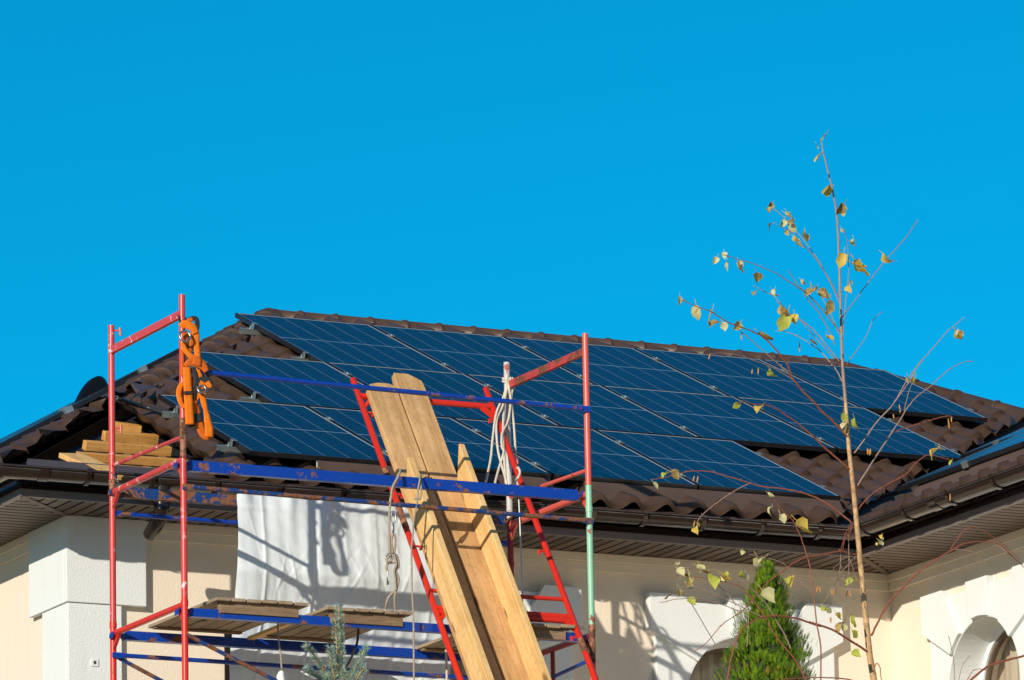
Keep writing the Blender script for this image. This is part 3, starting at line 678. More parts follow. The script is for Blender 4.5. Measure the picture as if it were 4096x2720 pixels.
def beam(x0, x1, z_, y, w, h, mat):
    mb = MB(); mb.box(x0+.06, x1-.06, y-w/2, y+w/2, z_-h/2, z_+h/2)
    for x, s_ in ((x0, 1), (x1, -1)):     # saddle hooks over the crossbar
        pts = [V((x+s_*.055, y, z_-.02)), V((x+s_*.03, y, z_+.012)), V((x, y, z_+.032)), V((x-s_*.028, y, z_+.012)), V((x-s_*.032, y, z_-.02))]
        for p, q in zip(pts, pts[1:]): mb.bar(p, q, w*.9, .007, Y_.cross(q-p))
    spart(mb, 'platform_beam', mat)
beam(XL, XR, 9.468, YF+.06, .05, .07, BLUE); beam(XL, XR, 9.495, YB-.03, .05, .07, BLUER)
beam(XL, XR, 8.508, YF+.06, .06, .055, BLUE); beam(XL, XR, 8.535, YB-.04, .06, .06, BLUE)
mb = MB(); mb.tube([(XL, YF-.02, 8.353), (XR, YF-.02, 7.1)], .0135, 10); mb.tube([(XL, YB+.0, 8.41), (XR, YB+.0, 7.1)], .0135, 10); spart(mb, 'diagonal_brace', BLUER)
mb = MB(); mb.tube([(XR, YF, 8.362), (XR, YB, 8.30)], .0135, 10); spart(mb, 'end_brace', BLUE)
mb = MB(); mb.tube([onX(T2(1020, 430), XL-.03), onX(T2(1045, 470), XL-.03), onX(T2(1090, 525), XL-.03)], .004, 6); spart(mb, 'tie_wire', ALU)
mb = MB(); mb.tube([onX(T9(1190, 1068), XR), onX(T9(1245, 1085), XR-.01), onX(T9(1300, 1095), XR)], .003, 5); mb.tube([onX(T9(1190, 1090), XR), onX(T9(1300, 1112), XR)], .003, 5); spart(mb, 'tie_wire', ALU)

def pallet(x0, x1, label, z0, n, y0=35.30, y1=36.42):
    t = thing('pallet', label, 'pallet', ((x0+x1)/2, (y0+y1)/2, z0), 'wooden pallets decking the scaffold')
    w = (x1-x0)/n; zb = z0
    if len(label) and label[0] == 'm': part(MB().box(x0-.06, x0-.012, y0+.3, y1, zb+.040, zb+.061), 'bearer', PLANK2, t)
    for i in range(n):
        r1, r2 = rnd.uniform(-.004, .004), rnd.uniform(-.006, .006)
        mb = MB(); mb.box(x0+i*w+.008, x0+(i+1)*w-.006, y0+r2, y1+r2, zb+.062+r1, zb+.084+r1); part(mb, 'deck_board', OLDY, t, bevel=.003)
    mb = MB(); mb.box(x0+.05, x1-.06, y0+.035, y0+.08, zb-.012, zb+.061); part(mb, 'bearer', OLDX, t, bevel=.003)
    mb = MB(); mb.box(x0+.02, x1-.02, y1-.10, y1-.05, zb+.045, zb+.061); part(mb, 'bearer', OLDX, t, bevel=.003)
    return t
pallet(15.55, 16.215, 'left weathered pallet laid across the scaffold beams', 8.527, 6)
pallet(16.333, 16.96, 'middle weathered pallet laid across the scaffold beams before the tarpaulin', 8.512, 6)
pallet(17.50, 18.15, 'right weathered pallet on the scaffold beams behind the wooden chute', 8.492, 6)
# ------------------------------------------------------------------ TARPAULIN
mb = MB(); nx, nz = 230, 130; x0, x1, z1_, z0_ = 16.215, 17.84, 9.535, 7.6
folds = [(16.395, .020, .010), (16.43, -.012, .02), (16.74, .018, .012), (16.765, -.02, .01), (16.99, .012, .02), (17.22, .014, .015), (17.4, -.012, .02), (17.62, .015, .015)]
CRE = [(rnd.uniform(16.25, 17.6), rnd.uniform(8.7, 9.5), rnd.uniform(-.9, .9), rnd.choice((-1, 1))*rnd.uniform(.003, .008)) for _ in range(26)]
vs = []
for j in range(nz+1):
    tz = j/nz; zz = z1_+(z0_-z1_)*tz
    for i in range(nx+1):
        x = x0+(x1-x0)*i/nx
        edge = max(0, 1-(x-x0)/.10)
        d = .007*math.sin(x*7+zz*2.3)+.003*math.sin(x*17-zz*5)+.002*math.sin(x*31+zz*13)*tz
        for fx, am, wd_ in folds: d += am*math.exp(-((x-fx-.02*math.sin(zz*3))/wd_)**2)*(.2+.25*min(1, tz*2.5))
        d += .006*math.exp(-((zz-9.12-.02*x)/.006)**2)+.005*math.exp(-((zz-8.72)/.006)**2)+.0035*math.sin(x*53+zz*29)*math.sin(zz*23-x*11)
        for cx_, cz_, sl_x, am in CRE: d += am*math.exp(-(((x-cx_)-sl_x*(zz-cz_))/.008)**2)*math.exp(-((zz-cz_)/.14)**2)
        pin = sum(math.exp(-((x-px_)/.05)**2) for px_ in (16.255, 16.60, 16.86, 17.2)); d += .02*pin*math.exp(-tz*14)
        d += -.02*edge*edge+.005*math.sin(zz*9)*edge
        vs.append((x+.003*math.sin(zz*11)*edge+.10*max(0, min(.2, (9.02-zz)*.36)), 36.415-d+max(0, min(.2, (9.02-zz)*.36)), zz-(.01*math.cos(x*9) if j == 0 else 0)))
mb.add(vs, [(j*(nx+1)+i, (j+1)*(nx+1)+i, (j+1)*(nx+1)+i+1, j*(nx+1)+i+1) for j in range(nz) for i in range(nx)], True)
tag(mb.build('tarpaulin', SHEET), 'white tarpaulin sheet hung from the rear scaffold beam in front of the wall', 'tarpaulin')

# ------------------------------------------------------------------ LEANING FRAME AND CHUTE
xlp = onY((1735, 2429), 35.40).x; pt_ = onX(T4(1180, 845), xlp); pb_ = onX(T6(2140, 1480), xlp)
dl = (pb_-pt_).normalized(); nP = dl.cross(X_).normalized()
if nP.y > 0: nP = -nP
PP = lambda q, k: onP(q, pt_+nP*k, nP)
ptr, pbr = PP(T7(318, 700), 0), PP(T9(1330, 1500), 0); xrp = (ptr.x+pbr.x)/2
lf = thing('leaning_frame', 'bright red scaffold frame leaning against the tower under the wooden chute', 'scaffold frame', (xlp+.5, 29.5, 0))
tt = lambda p: (p-pt_).dot(dl)
Lend = pt_.z/-dl.z
for x, s0 in ((xlp, 0), (xrp, tt(ptr))):
    o = V((x, pt_.y, pt_.z)); mb = MB(); mb.tube([o+dl*s0, o+dl*(s0+.003), o+dl*Lend], [.016, .0212, .0212], 14); pp = part(mb, 'post', RED, lf)
    for s_ in ((.86, .99), (1.22, 1.42)) if x == xlp else ((2.35, 2.47),): sub(MB().tube([o+dl*s_[0], o+dl*s_[1]], .0219, 14, caps=True), 'rust_band', BROWNP, pp)
    for q in ((T4(1320, 1155), T5(1600, 640), T6(1780, 335)) if x == xlp else (T7(390, 990), T9(870, 380), T9(1180, 1175))):
        s_ = tt(PP(q, 0)); e = o+dl*s_; sg = 1 if x == xlp else -1
        mb = MB(); mb.tube([e, e+X_*(sg*.065)], .0075, 7); mb.obox(e+X_*(sg*.06)-Z_*.01, X_, Y_, Z_, .014, .02, .03)
        part(mb, 'locking_pin', RED, lf)
def rung(q, r, gus=0):
    s_ = tt(PP(q, 0)); p_, q_ = V((xlp, pt_.y, pt_.z))+dl*s_, V((xrp, pt_.y, pt_.z))+dl*s_
    part(MB().tube([p_, q_], r, 12), 'rung', RED, lf)
    if gus:
        mb = MB(); mb.bar(p_+X_*.10, p_+dl*.11+X_*.01, .022, .03, nP); mb.bar(q_-X_*.10, q_+dl*.11-X_*.01, .022, .03, nP); part(mb, 'gusset', RED, lf)
rung(T7(385, 870), .021, 1); rung(T9(1040, 825), .0145); rung(T9(1125, 990), .021, 1); rung(T6(1960, 945), .02, 0)

KF = .066                                          # face of the floor planks above the frame's centre plane
def ladder_axes(x, s_, k): return basis(X_, -dl, nP, V((x, pt_.y, pt_.z))+dl*s_+nP*k)
Lp = 6.2
def plank(name, xa, xb, s0, length, k, th, mat, tip, root=None, label=None):
    """board lying along the frame; local y runs up the slope, tip shapes its top end"""
    w = xb-xa; n = len(tip); prof = [(0, -length)]+[(w, -length)]+[(w*tx, -ty) for tx, ty in tip][::-1]
    mb = MB(); mb.prism([V((px_, py_, 0)) for px_, py_ in prof], V((0, 0, -th)))
    m = ladder_axes(xa, s0, k)
    if root is None: o = mb.build(name, mat, None, m, bevel=.003); tag(o, label, 'plank'); return o
    o = mb.build(name, mat, None, m, bevel=.003); o.parent = root; o.matrix_parent_inverse = M.Translation(-root.location); return o
pa, pb2, pc, pd = PP(T4(1312, 905), KF), PP(T4(1552, 850), KF), PP(T4(1560, 800), KF), PP(T4(1820, 845), KF)
pm = (pb2.x+pc.x)/2
plank('plank', pa.x, pm-.009, tt(pa)-.04, Lp, KF, .048, PLANK, [(0, .06), (.12, .02), (.4, .0), (.8, 0), (.95, .02), (1, .07)], label='long weathered plank forming the left half of the chute floor')
plank('plank', pm+.007, pd.x, tt(pc)-.02, Lp, KF-.003, .048, PLANK, [(0, .06), (.04, .0), (.55, .0), (.78, .03), (.97, .06), (1, .14)], label='long weathered plank forming the right half of the chute floor, reaching highest')
ch = thing('wooden_chute', 'pair of pale timber side rails with pointed tops framing the plank chute', 'chute', (xlp+.5, 33.5, 6))
RH = .183
rt_ = PP(T8(330, 850), KF+RH); rr2 = PP(T8(385, 850), KF+RH); tipR = PP(T5(2195, 172), KF+RH); tipL = PP(T5(1690, 292), KF+RH); lr = PP(T5(1800, 440), KF+RH)
def siderail(xa, xb, tip, tall):
    # board on edge: the pointed end is cut in the plane of its broad side
    s0 = tt(tip); L = 5.2; x0_, x1_ = xa, xb
    prof = [(0, 0), (-.20, -tall), (-L, -tall), (-L, 0)]
    mb = MB(); P = [V((0, py_, pz_)) for py_, pz_ in prof]; mb.prism(P, V((x1_-x0_, 0, 0)))
    o = mb.build('side_rail', PLANK2, None, ladder_axes(x0_, s0, KF+RH-.001), bevel=.004); o.parent = ch; o.matrix_parent_inverse = M.Translation(-ch.location); return o
siderail(rr2.x-.044, rr2.x, tipR, RH-.004); siderail(lr.x-.055, lr.x-.003, tipL, RH-.004)

# ------------------------------------------------------------------ ROPES AND TACKLE
def rope_thing(name, label, strands, r, mat, cat='rope'):
    mb = MB()
    for st in strands: mb.tube(smooth(st, 5), r, 7)
    return tag(mb.build(name, mat), label, cat)
def py(T, L): return [onY(T(x, y), d) for x, y, d in L]
col_ = [(XR+.028*math.cos(t), YB+.028*math.sin(t), 10.49+.012*math.sin(t*1.0)) for t in [2*math.pi*k/12 for k in range(13)]]
rope_thing('rope_coil', 'cream rope looped over the pale scaffold post and hanging in long bights', [
    col_, [(p[0], p[1], p[2]-.018) for p in col_],
    py(T7, [(530, 600, 36.46), (500, 760, 36.45), (430, 920, 36.40), (395, 1150, 36.33), (375, 1350, 36.25), (330, 1560, 36.1)]),
    py(T7, [(545, 610, 36.46), (490, 850, 36.43), (430, 1000, 36.38), (440, 1250, 36.28), (480, 1420, 36.2), (520, 1560, 36.1), (522, 1590, 36.1)]),
    py(T7, [(520, 610, 36.46), (495, 900, 36.44), (490, 1150, 36.3), (500, 1350, 36.22), (515, 1580, 36.1)]),
    py(T7, [(560, 600, 36.46), (545, 700, 36.44), (560, 820, 36.43), (535, 1000, 36.4), (480, 1120, 36.3), (480, 1240, 36.26), (495, 1290, 36.24), (450, 1440, 36.2), (415, 1570, 36.1)]),
    py(T7, [(575, 600, 36.46), (580, 690, 36.45), (565, 800, 36.44), (590, 1050, 36.42), (605, 1300, 36.35), (608, 1420, 36.3), (625, 1600, 36.1)]),
    py(T8, [(520, 570, 36.1), (560, 560, 36.05), (620, 500, 36.02), (645, 440, 36.0), (630, 395, 36.02), (618, 400, 36.05)])], .0085, ROPE)
ya = YF-.035
sl1 = thing('rope_sling', 'dirty rope sling with steel links and a snap hook hanging from the blue front beam', 'rope sling', onY(T6(1540, 600), ya))
mb = MB()
for st in (py(T5, [(1620, 410, 35.36), (1600, 470, 35.30), (1560, 560, ya), (1535, 640, ya), (1520, 760, ya), (1515, 950, ya), (1520, 1180, ya)]), py(T5, [(1595, 480, ya), (1545, 580, ya-.01), (1530, 690, ya)]),
           py(T5, [(1550, 1000, ya), (1535, 1060, ya), (1545, 1180, ya)]), py(T5, [(1560, 1000, ya), (1570, 1060, ya), (1560, 1180, ya)]),
           py(T6, [(1530, 410, ya), (1495, 450, ya-.01), (1500, 480, ya-.02), (1530, 480, ya), (1540, 430, ya+.01)]), py(T6, [(1550, 410, ya), (1590, 440, ya), (1600, 520, ya), (1575, 560, ya), (1585, 620, ya), (1570, 740, ya), (1520, 790, ya), (1495, 840, ya), (1482, 915, ya+.04)]),
           py(T6, [(1540, 420, ya), (1570, 460, ya), (1578, 560, ya), (1600, 640, ya), (1580, 740, ya), (1565, 800, ya), (1570, 920, ya+.04)]), py(T6, [(1560, 420, ya-.01), (1580, 500, ya-.01), (1560, 560, ya-.01), (1570, 650, ya-.01), (1575, 740, ya-.01)]), py(T6, [(1505, 480, ya), (1490, 530, ya), (1500, 560, ya)])):
    mb.tube(smooth(st, 5), .0085, 7)
part(mb, 'sling_rope', ROPED, sl1)
def link(T, cx, cy, w, h, d, turn=1.0):
    mb = MB(); P = [onY(T(cx+turn*w*math.cos(t), cy+h*math.sin(t)), d+(1-turn)*.012*math.cos(t)) for t in [2*math.pi*k/20 for k in range(21)]]; mb.tube(P, .0045, 6); return mb
part(link(T5, 1553, 850, 22, 55, ya), 'chain_link', GALV, sl1); part(link(T5, 1550, 955, 20, 50, ya, .35), 'chain_link', GALV, sl1); part(link(T6, 1540, 445, 58, 45, ya), 'steel_ring', STEEL, sl1)
mb = MB(); mb.tube(py(T6, [(1500, 560, ya), (1497, 620, ya), (1500, 690, ya), (1506, 675, ya), (1505, 655, ya)]), .005, 6); part(mb, 'snap_hook', STEEL, sl1)
rope_thing('lifting_rope', 'thin rope tied round the blue front beam and hanging down beside the chute', [py(T5, [(1800, 455, 35.34), (1795, 520, 35.28), (1780, 600, ya), (1775, 690, ya)]), py(T5, [(1805, 460, 35.34), (1808, 560, ya), (1800, 690, ya)]), py(T5, [(1750, 680, ya), (1800, 682, ya)]),
    py(T5, [(1775, 690, ya), (1755, 800, ya), (1740, 900, ya), (1725, 1100, ya)])+py(T6, [(1720, 350, ya), (1724, 700, ya), (1738, 1000, ya), (1742, 1560, ya), (1742, 2200, ya)])], .0065, ROPED)
cable([onY(T8(635, 690), 36.0), onY(T8(645, 900), 36.0), onY(T8(658, 1300), 36.0), onY(T9(668, 870), 36.0)], .006, 'hanging_cable', 'thin grey cable hanging behind the right red pole of the leaning frame', GALV)
cable(py(T6, [(485, 1030, 35.6), (495, 1200, 35.6), (515, 1350, 35.6), (522, 1460, 35.6)]), .006, 'bag_string', 'string hanging below the left pallet and holding a white bag', ROPED, 'string')
mb = MB(); bp = onY(T6(517, 1530), 35.6)
mb.tube([bp+V((0, 0, .035)), bp+V((.003, 0, .025)), bp+V((-.004, 0, .0)), bp+V((.005, .005, -.04)), bp+V((0, 0, -.09)), bp+V((0, 0, -.11))], [.008, .018, .026, .03, .022, .004], 10)
tag(mb.build('plastic_bag', WHITEP), 'small crumpled white plastic bag hanging on a string under the pallets', 'bag')
cable(py(T6, [(1232, 1080, 35.6), (1225, 1180, 35.6), (1205, 1270, 35.55), (1150, 1390, 35.5), (1090, 1490, 35.45), (1040, 1600, 35.4)]), .008, 'dark_strap', 'dark strap hanging slantwise under the middle pallet behind the spruce', RUBBER, 'strap')
cable(py(T6, [(2038, 1290, 35.7), (2042, 1400, 35.7), (2046, 1568, 35.7), (2050, 1900, 35.7)]), .008, 'short_rope', 'pale rope hanging close to the left red pole below the deck', ROPE, 'rope')

# ------------------------------------------------------------------ SAFETY HARNESS
hn = thing('safety_harness', 'orange safety harness with black pads and steel rings hung on the left scaffold post', 'safety harness', (XL+.06, YF-.05, 10.1))
def ribbon(L, widths, d, mat, nm='strap', par=None):
    P = smooth([onY(TH(x, y), YF-.03-d-(q[0] if q else 0)) for x, y, *q in L], 5); n = len(P); mb = MB(); vs = []
    k = len(widths)
    for i, p in enumerate(P):
        tg = (P[min(i+1, n-1)]-P[max(i-1, 0)]); tg = V((tg.x, 0, tg.z)).normalized(); sd = V((tg.z, 0, -tg.x)); f_ = i/(n-1)*(k-1); a_ = int(min(f_, k-2)) if k > 1 else 0
        w = widths[0] if k == 1 else widths[a_]+(widths[a_+1]-widths[a_])*(f_-a_); w *= .000385*1.9*1.05
        for c_, e in ((-1, .0005), (-.46, -.0005), (-.39, -.0006), (.39, -.0006), (.46, -.0005), (1, .0005)): vs.append(p+sd*(w*.5*c_)+Y_*e)
    mb.add(vs, [(i*6+j, i*6+j+1, (i+1)*6+j+1, (i+1)*6+j) for i in range(n-1) for j in range(5)], True); mb.mi = [1 if k_ % 5 in (1, 3) else 0 for k_ in range(len(mb.f))]
    o = part(mb, nm, [mat, SEAM if 'orange' in mat.name else mat], hn); o.modifiers.new('t', 'SOLIDIFY').thickness = .003; return o
ribbon([(195, 300), (250, 255), (320, 245), (338, 300), (332, 360)], [20, 40, 46, 40], .0, BLACKW, 'shoulder_pad')
ribbon([(215, 300), (255, 265), (290, 255)], [30, 40, 30], .010, ORANGED)
ribbon([(165, 335), (205, 305), (255, 320), (300, 350), (322, 400)], [60, 70, 74, 60], .03, ORANGE)
ribbon([(318, 340), (335, 420), (332, 500), (338, 580), (345, 660)], [46, 50, 52, 56, 58], .022, ORANGE)
ribbon([(295, 360), (292, 430), (275, 520), (262, 600)], [44, 44, 30], .012, ORANGED); ribbon([(262, 430), (258, 520), (268, 600)], [44, 42, 30], .008, BLACKW)
ribbon([(185, 490), (205, 560), (250, 620), (310, 670), (370, 700)], [40, 48, 54, 66], .034, ORANGE)
ribbon([(200, 380), (225, 430), (235, 480), (220, 520)], [56, 60, 50], .006, ORANGED)
ribbon([(205, 745), (260, 705), (330, 700), (395, 735), (437, 800)], [30, 70, 92, 80, 50], .045, ORANGED)
ribbon([(330, 640), (340, 680), (330, 735)], [70, 80, 88], .050, ORANGED)
ribbon([(178, 560), (185, 640), (186, 760), (180, 850)], [30, 26, 30], .004, ORANGED)
ribbon([(228, 755), (236, 900), (245, 1060), (255, 1220), (262, 1352)], [70, 76, 78, 80, 80], .048, ORANGE)
ribbon([(199, 1022), (240, 1020), (281, 1018)], [28], .056, BLACKW, 'elastic_keeper')
ribbon([(185, 920), (158, 970), (146, 1030), (160, 1100), (182, 1150), (215, 1172)], [40, 50, 52, 50, 40, 30], .012, ORANGE)
ribbon([(330, 770), (358, 830), (375, 890)], [50, 52, 50], .030, ORANGE)
ribbon([(290, 760), (318, 830), (325, 920), (305, 1010), (298, 1095)], [40, 44, 46, 40], .036, BLACKW)
ribbon([(410, 740), (432, 810), (440, 880)], [44, 44, 36], .015, BLACKW); ribbon([(290, 850), (305, 960), (300, 1060)], [40, 36, 30], .010, ORANGED)
ribbon([(350, 890), (390, 905), (440, 900), (470, 945)], [70, 80, 76, 60], .036, BLACKW); ribbon([(360, 925), (395, 945), (415, 960)], [62, 66, 50], .046, ORANGE); ribbon([(440, 905), (462, 940), (485, 955)], [44, 52, 30], .047, ORANGE)
ribbon([(425, 1010), (370, 1040), (330, 1080), (305, 1130)], [40, 44, 44, 40], .026, ORANGE)
ribbon([(390, 1040), (408, 1130), (425, 1200), (445, 1300), (462, 1400), (462, 1480)], [52, 54, 40, 62, 78, 78], .044, ORANGE)
ribbon([(305, 1130), (330, 1220), (360, 1340), (392, 1440), (430, 1488), (462, 1484)], [70, 78, 80, 74, 50, 40], .012, ORANGED); ribbon([(330, 1240), (345, 1290), (358, 1325)], [90, 92, 90], .018, BLACKW, 'leg_pad')
def dring(cx, cy, w, h, d, nm, r=.006):
    mb = MB(); mb.tube([onY(TH(cx+w*math.cos(t)*(1+.12*math.sin(2*t)), cy+h*math.sin(t)), YF-.03-d-.012*math.sin(t)) for t in [2*math.pi*k/24 for k in range(25)]], r, 8); part(mb, nm, STEEL, hn)
dring(208, 430, 56, 52, .05, 'steel_ring', .008); dring(385, 985, 44, 36, .058, 'buckle', .008)
mb = MB(); mb.tube([onY(TH(140, 205), YF-.02), onY(TH(150, 270), YF-.03), onY(TH(165, 305), YF-.03)], .005, 6); mb.tube([onY(TH(212, 235), YF-.02), onY(TH(235, 270), YF-.03)], .006, 6); part(mb, 'hanging_cord', BLACKW, hn)

# ------------------------------------------------------------------ TREES
def leaf(mb, p, size, ang, tilt, mi, curl):
    """a broad pointed leaf, folded along its midrib"""
    out = [(0, 0), (.30, .12), (.46, .40), (.36, .68), (.14, .88), (0, 1.05)]
    rot = M.Rotation(ang, 3, 'Y') @ M.Rotation(tilt, 3, 'X') @ M.Rotation(curl*2, 3, 'Z'); vs = []
    for x, z_ in out: vs.append((0, curl*.25*math.sin(z_*3), -z_)); 
    for x, z_ in out: vs.append((x*(1+.15*math.sin(9*z_+ang)), -abs(x)*.55+curl*.3*math.sin(z_*3.3), -z_))
    for x, z_ in out: vs.append((-x*(1+.12*math.cos(8*z_+ang)), -abs(x)*.35+curl*.3*math.sin(z_*3.3+.5), -z_))
    wb, ph = rnd.uniform(.1, .3), rnd.uniform(0, 6)
    vs = [p+rot @ V((v[0]*(1-.25*abs(math.sin(ph+v[2]*2))), v[1]+wb*math.sin(v[0]*6+v[2]*4+ph)*.5, v[2]))*size for v in vs]; n = len(out)
    st = (rot @ V((0, 0, 1)))*size*.35; mb.tube([p+st+V((0, .004, .004)), p+st*.4, p], size*.022, 4, mi)
    mb.add(vs, [(i, i+1, n+i+1, n+i) for i in range(n-1)]+[(i+1, i, 2*n+i, 2*n+i+1) for i in range(n-1)], True, mi)
TY = 32.0
birch = thing('birch_sapling', 'slender young birch with a few yellow leaves left, standing before the roof valley', 'tree', (18.9, TY, 0))
def pl(parts, d0=0, d1=0):
    pts = [q for T, L in parts for q in (T(x, y) for x, y in L)]; n = max(1, len(pts)-1)
    return [onY(q, TY+d0+(d1-d0)*i/n) for i, q in enumerate(pts)]
Dd = tl(0, 0, 1.73479)
trunk = pl([(Dd, [(2015, 1568), (2005, 1510), (1998, 1440), (1985, 1310), (1976, 1215), (1966, 1110), (1958, 1040), (1950, 930), (1943, 845), (1940, 760), (1938, 700), (1935, 600), (1930, 500), (1920, 440), (1908, 390), (1897, 345), (1893, 320)])])
base = trunk[0]
px2m = lambda w: w/(FPX/(ax_f.dot(trunk[6]-CAM)))/2
rad = [px2m(w) for w in (28, 26, 25, 22, 21, 19, 18, 14, 11, 9.5, 9, 7.5, 6.5, 5.5, 5, 4.5, 4)]
below = [V((base.x-.35, TY, 0)), V((base.x-.25, TY, 3.0)), V((base.x-.1, TY, 6.0))]
part(MB().tube(below+trunk[:8], [.055, .045, .035]+rad[:8], 12), 'trunk', BARK, birch); part(MB().tube(smooth(trunk[7:], 2), [rad[7]+(rad[-1]-rad[7])*i/18 for i in range(19)], 10), 'leader', TWIG, birch)
def br(mat_, parts, w0, w1, d1=0, d0=0):
    mb = MB(); w0 *= .8; w1 *= .85
    P = smooth(pl(parts, d0, d1), 4); n = len(P); P = [p+V((rnd.uniform(-1, 1), rnd.uniform(-1, 1), rnd.uniform(-1, 1)))*.0016 for p in P]
    mb.tube(P, [px2m(w0+(w1-w0)*i/(n-1)) for i in range(n)], 6)
    for i in range(5, n-2, 9):      # buds
        p = P[i]; mb.tube([p, p+V((rnd.uniform(-.01, .01), 0, .012))], [px2m(w0*.7), .001], 5)
    part(mb, 'branch', mat_, birch)
G_, R2 = TWIG, REDTWIG
br(G_, [(TA, [(1395, 1400), (1500, 1260), (1690, 1010), (1850, 830), (1945, 690)])], 6, 4, .3)
br(G_, [(TA, [(1395, 1560), (1420, 1330), (1440, 1120), (1440, 960), (1432, 840), (1410, 760)])], 5, 3, -.2); br(G_, [(TA, [(1438, 842), (1460, 838), (1490, 845)])], 3, 2, 0)
br(G_, [(TA, [(1378, 1300), (1300, 1120), (1200, 950), (1150, 880), (1080, 790), (1000, 700), (905, 610), (870, 590)])], 5, 3, .25); br(G_, [(TA, [(1370, 1250), (1310, 1130), (1190, 950), (1120, 880), (1040, 790), (980, 750), (920, 725)])], 5, 3, -.15)
br(G_, [(TA, [(1378, 1500), (1250, 1340), (1150, 1230), (1085, 1185), (1000, 1130), (900, 1070), (770, 1015), (640, 975), (560, 950), (510, 940)])], 7, 3, -.3)
br(G_, [(TA, [(1345, 1600), (1250, 1400), (1150, 1270), (1100, 1190), (1040, 1110), (995, 1050)])], 6, 3, -.1); br(G_, [(TA, [(1370, 1520), (1310, 1360), (1240, 1240), (1180, 1180)])], 5, 3, .2)
br(G_, [(TB, [(1745, 560), (1600, 380), (1560, 330), (1470, 240), (1380, 180), (1300, 125), (1200, 30)]), (TA, [(900, 1240), (830, 1210), (750, 1165)])], 6, 3, .2); br(G_, [(TB, [(1700, 540), (1540, 360), (1400, 200), (1330, 130)])], 5, 3, .05)
br(R2, [(TB, [(1840, 1280), (1700, 1130), (1600, 1040), (1510, 940), (1400, 830), (1310, 710), (1270, 600), (1180, 480), (1060, 350), (990, 310), (880, 265), (740, 215), (630, 150), (560, 105), (460, 70), (300, 5)]), (TA, [(240, 1280)])], 12, 3, -.35)
br(G_, [(TB, [(1310, 710), (1240, 640), (1080, 500), (940, 375), (850, 300), (780, 240)])], 7, 3, -.2, -.1); br(G_, [(TB, [(1330, 740), (1180, 650), (1050, 590), (930, 545), (800, 505), (650, 490), (570, 500)])], 6, 3, -.25, -.1)
br(G_, [(TB, [(1800, 800), (1720, 650), (1640, 550), (1560, 460), (1500, 420), (1430, 370), (1330, 320), (1210, 285), (1150, 285)])], 7, 3, .3)
br(R2, [(TB, [(1845, 1565), (1700, 1440), (1600, 1350), (1540, 1290), (1420, 1180), (1310, 1100), (1220, 1040), (1130, 990), (1050, 965), (960, 960), (870, 940), (780, 965)])], 11, 3, -.2)
br(R2, [(TC, [(2095, 788), (1950, 670), (1830, 590), (1700, 530), (1550, 490), (1400, 465), (1280, 455), (1180, 430), (1070, 395), (950, 360), (850, 330), (740, 310), (620, 310), (520, 325), (400, 360), (300, 380), (240, 390)])], 9, 3, .2); br(G_, [(TC, [(1160, 415), (1000, 500), (850, 600), (750, 680), (690, 740), (660, 790)])], 5, 3, .15, .1)
br(G_, [(TF, [(570, 1470), (700, 1290), (800, 1150), (940, 1000), (1010, 900), (1100, 740), (1250, 530), (1400, 360), (1550, 190), (1720, 50)])], 8, 3, -.25); br(G_, [(TF, [(940, 1000), (1030, 880), (1140, 730), (1210, 600), (1290, 490)])], 5, 3, -.2, -.1)
br(G_, [(TG, [(605, 760), (700, 610), (800, 450), (920, 270), (1000, 150), (1080, 20)]), (TF, [(1150, 960), (1220, 880), (1330, 800), (1430, 710), (1530, 620), (1640, 550), (1740, 512), (1810, 515)])], 9, 3, .3)
br(R2, [(TF, [(970, 1250), (1150, 1190), (1350, 1130), (1480, 1095), (1560, 1080), (1595, 1100)])], 5, 4, .1, .1); br(G_, [(TF, [(1090, 1020), (1120, 900), (1160, 770), (1220, 660)])], 4, 2, .1, .15)
br(G_, [(TB, [(1780, 640), (1830, 570), (1920, 450), (2000, 320), (2050, 200), (2100, 140), (2140, 110)])], 5, 3, .15)
br(R2, [(TG, [(590, 1040), (700, 900), (800, 820), (950, 730), (1100, 650), (1200, 540), (1320, 450), (1400, 450), (1550, 490), (1600, 520)])], 7, 4, .25)
br(R2, [(TE, [(688, 1075), (740, 960), (860, 740), (950, 640), (1090, 490), (1250, 340), (1420, 230), (1560, 145), (1700, 70), (1850, 45), (1970, 45), (2100, 80), (2200, 170), (2290, 260), (2340, 290)])], 12, 4, .3)
br(G_, [(TE, [(1610, 130), (1760, 150), (1850, 205), (1950, 300), (2060, 410)])], 6, 3, .2, .15); br(R2, [(TE, [(1550, 145), (1600, 60), (1640, 0)]), (TG, [(1700, 1250), (1790, 1195), (1900, 1230), (2000, 1290), (2150, 1400), (2300, 1540)])], 6, 3, .25, .15); br(G_, [(TE, [(1960, 40), (2040, 70), (2160, 150), (2300, 270), (2361, 330)])], 7, 4, .3, .3)
br(R2, [(TE, [(655, 1265), (560, 1200), (420, 1110), (250, 1010), (0, 930)]), (TD, [(2150, 975), (1900, 895), (1750, 865), (1600, 865), (1480, 885), (1370, 940), (1280, 1010), (1200, 1200), (1150, 1400), (1120, 1600)])], 12, 6, -.3)
br(R2, [(TC, [(2125, 1082), (1990, 1045)]), (TD, [(2361, 150), (2200, 180), (2000, 215), (1850, 280), (1750, 360), (1650, 430), (1550, 510), (1450, 620), (1350, 740), (1270, 820), (1100, 930), (1000, 1030), (900, 1150), (760, 1255)])], 9, 3, -.2)
br(R2, [(TE, [(125, 1600), (130, 1200), (90, 980), (50, 650), (0, 260)]), (TC, [(1690, 1130), (1650, 1000), (1610, 890), (1550, 770), (1450, 670), (1370, 570)])], 8, 3, -.4, -.4)
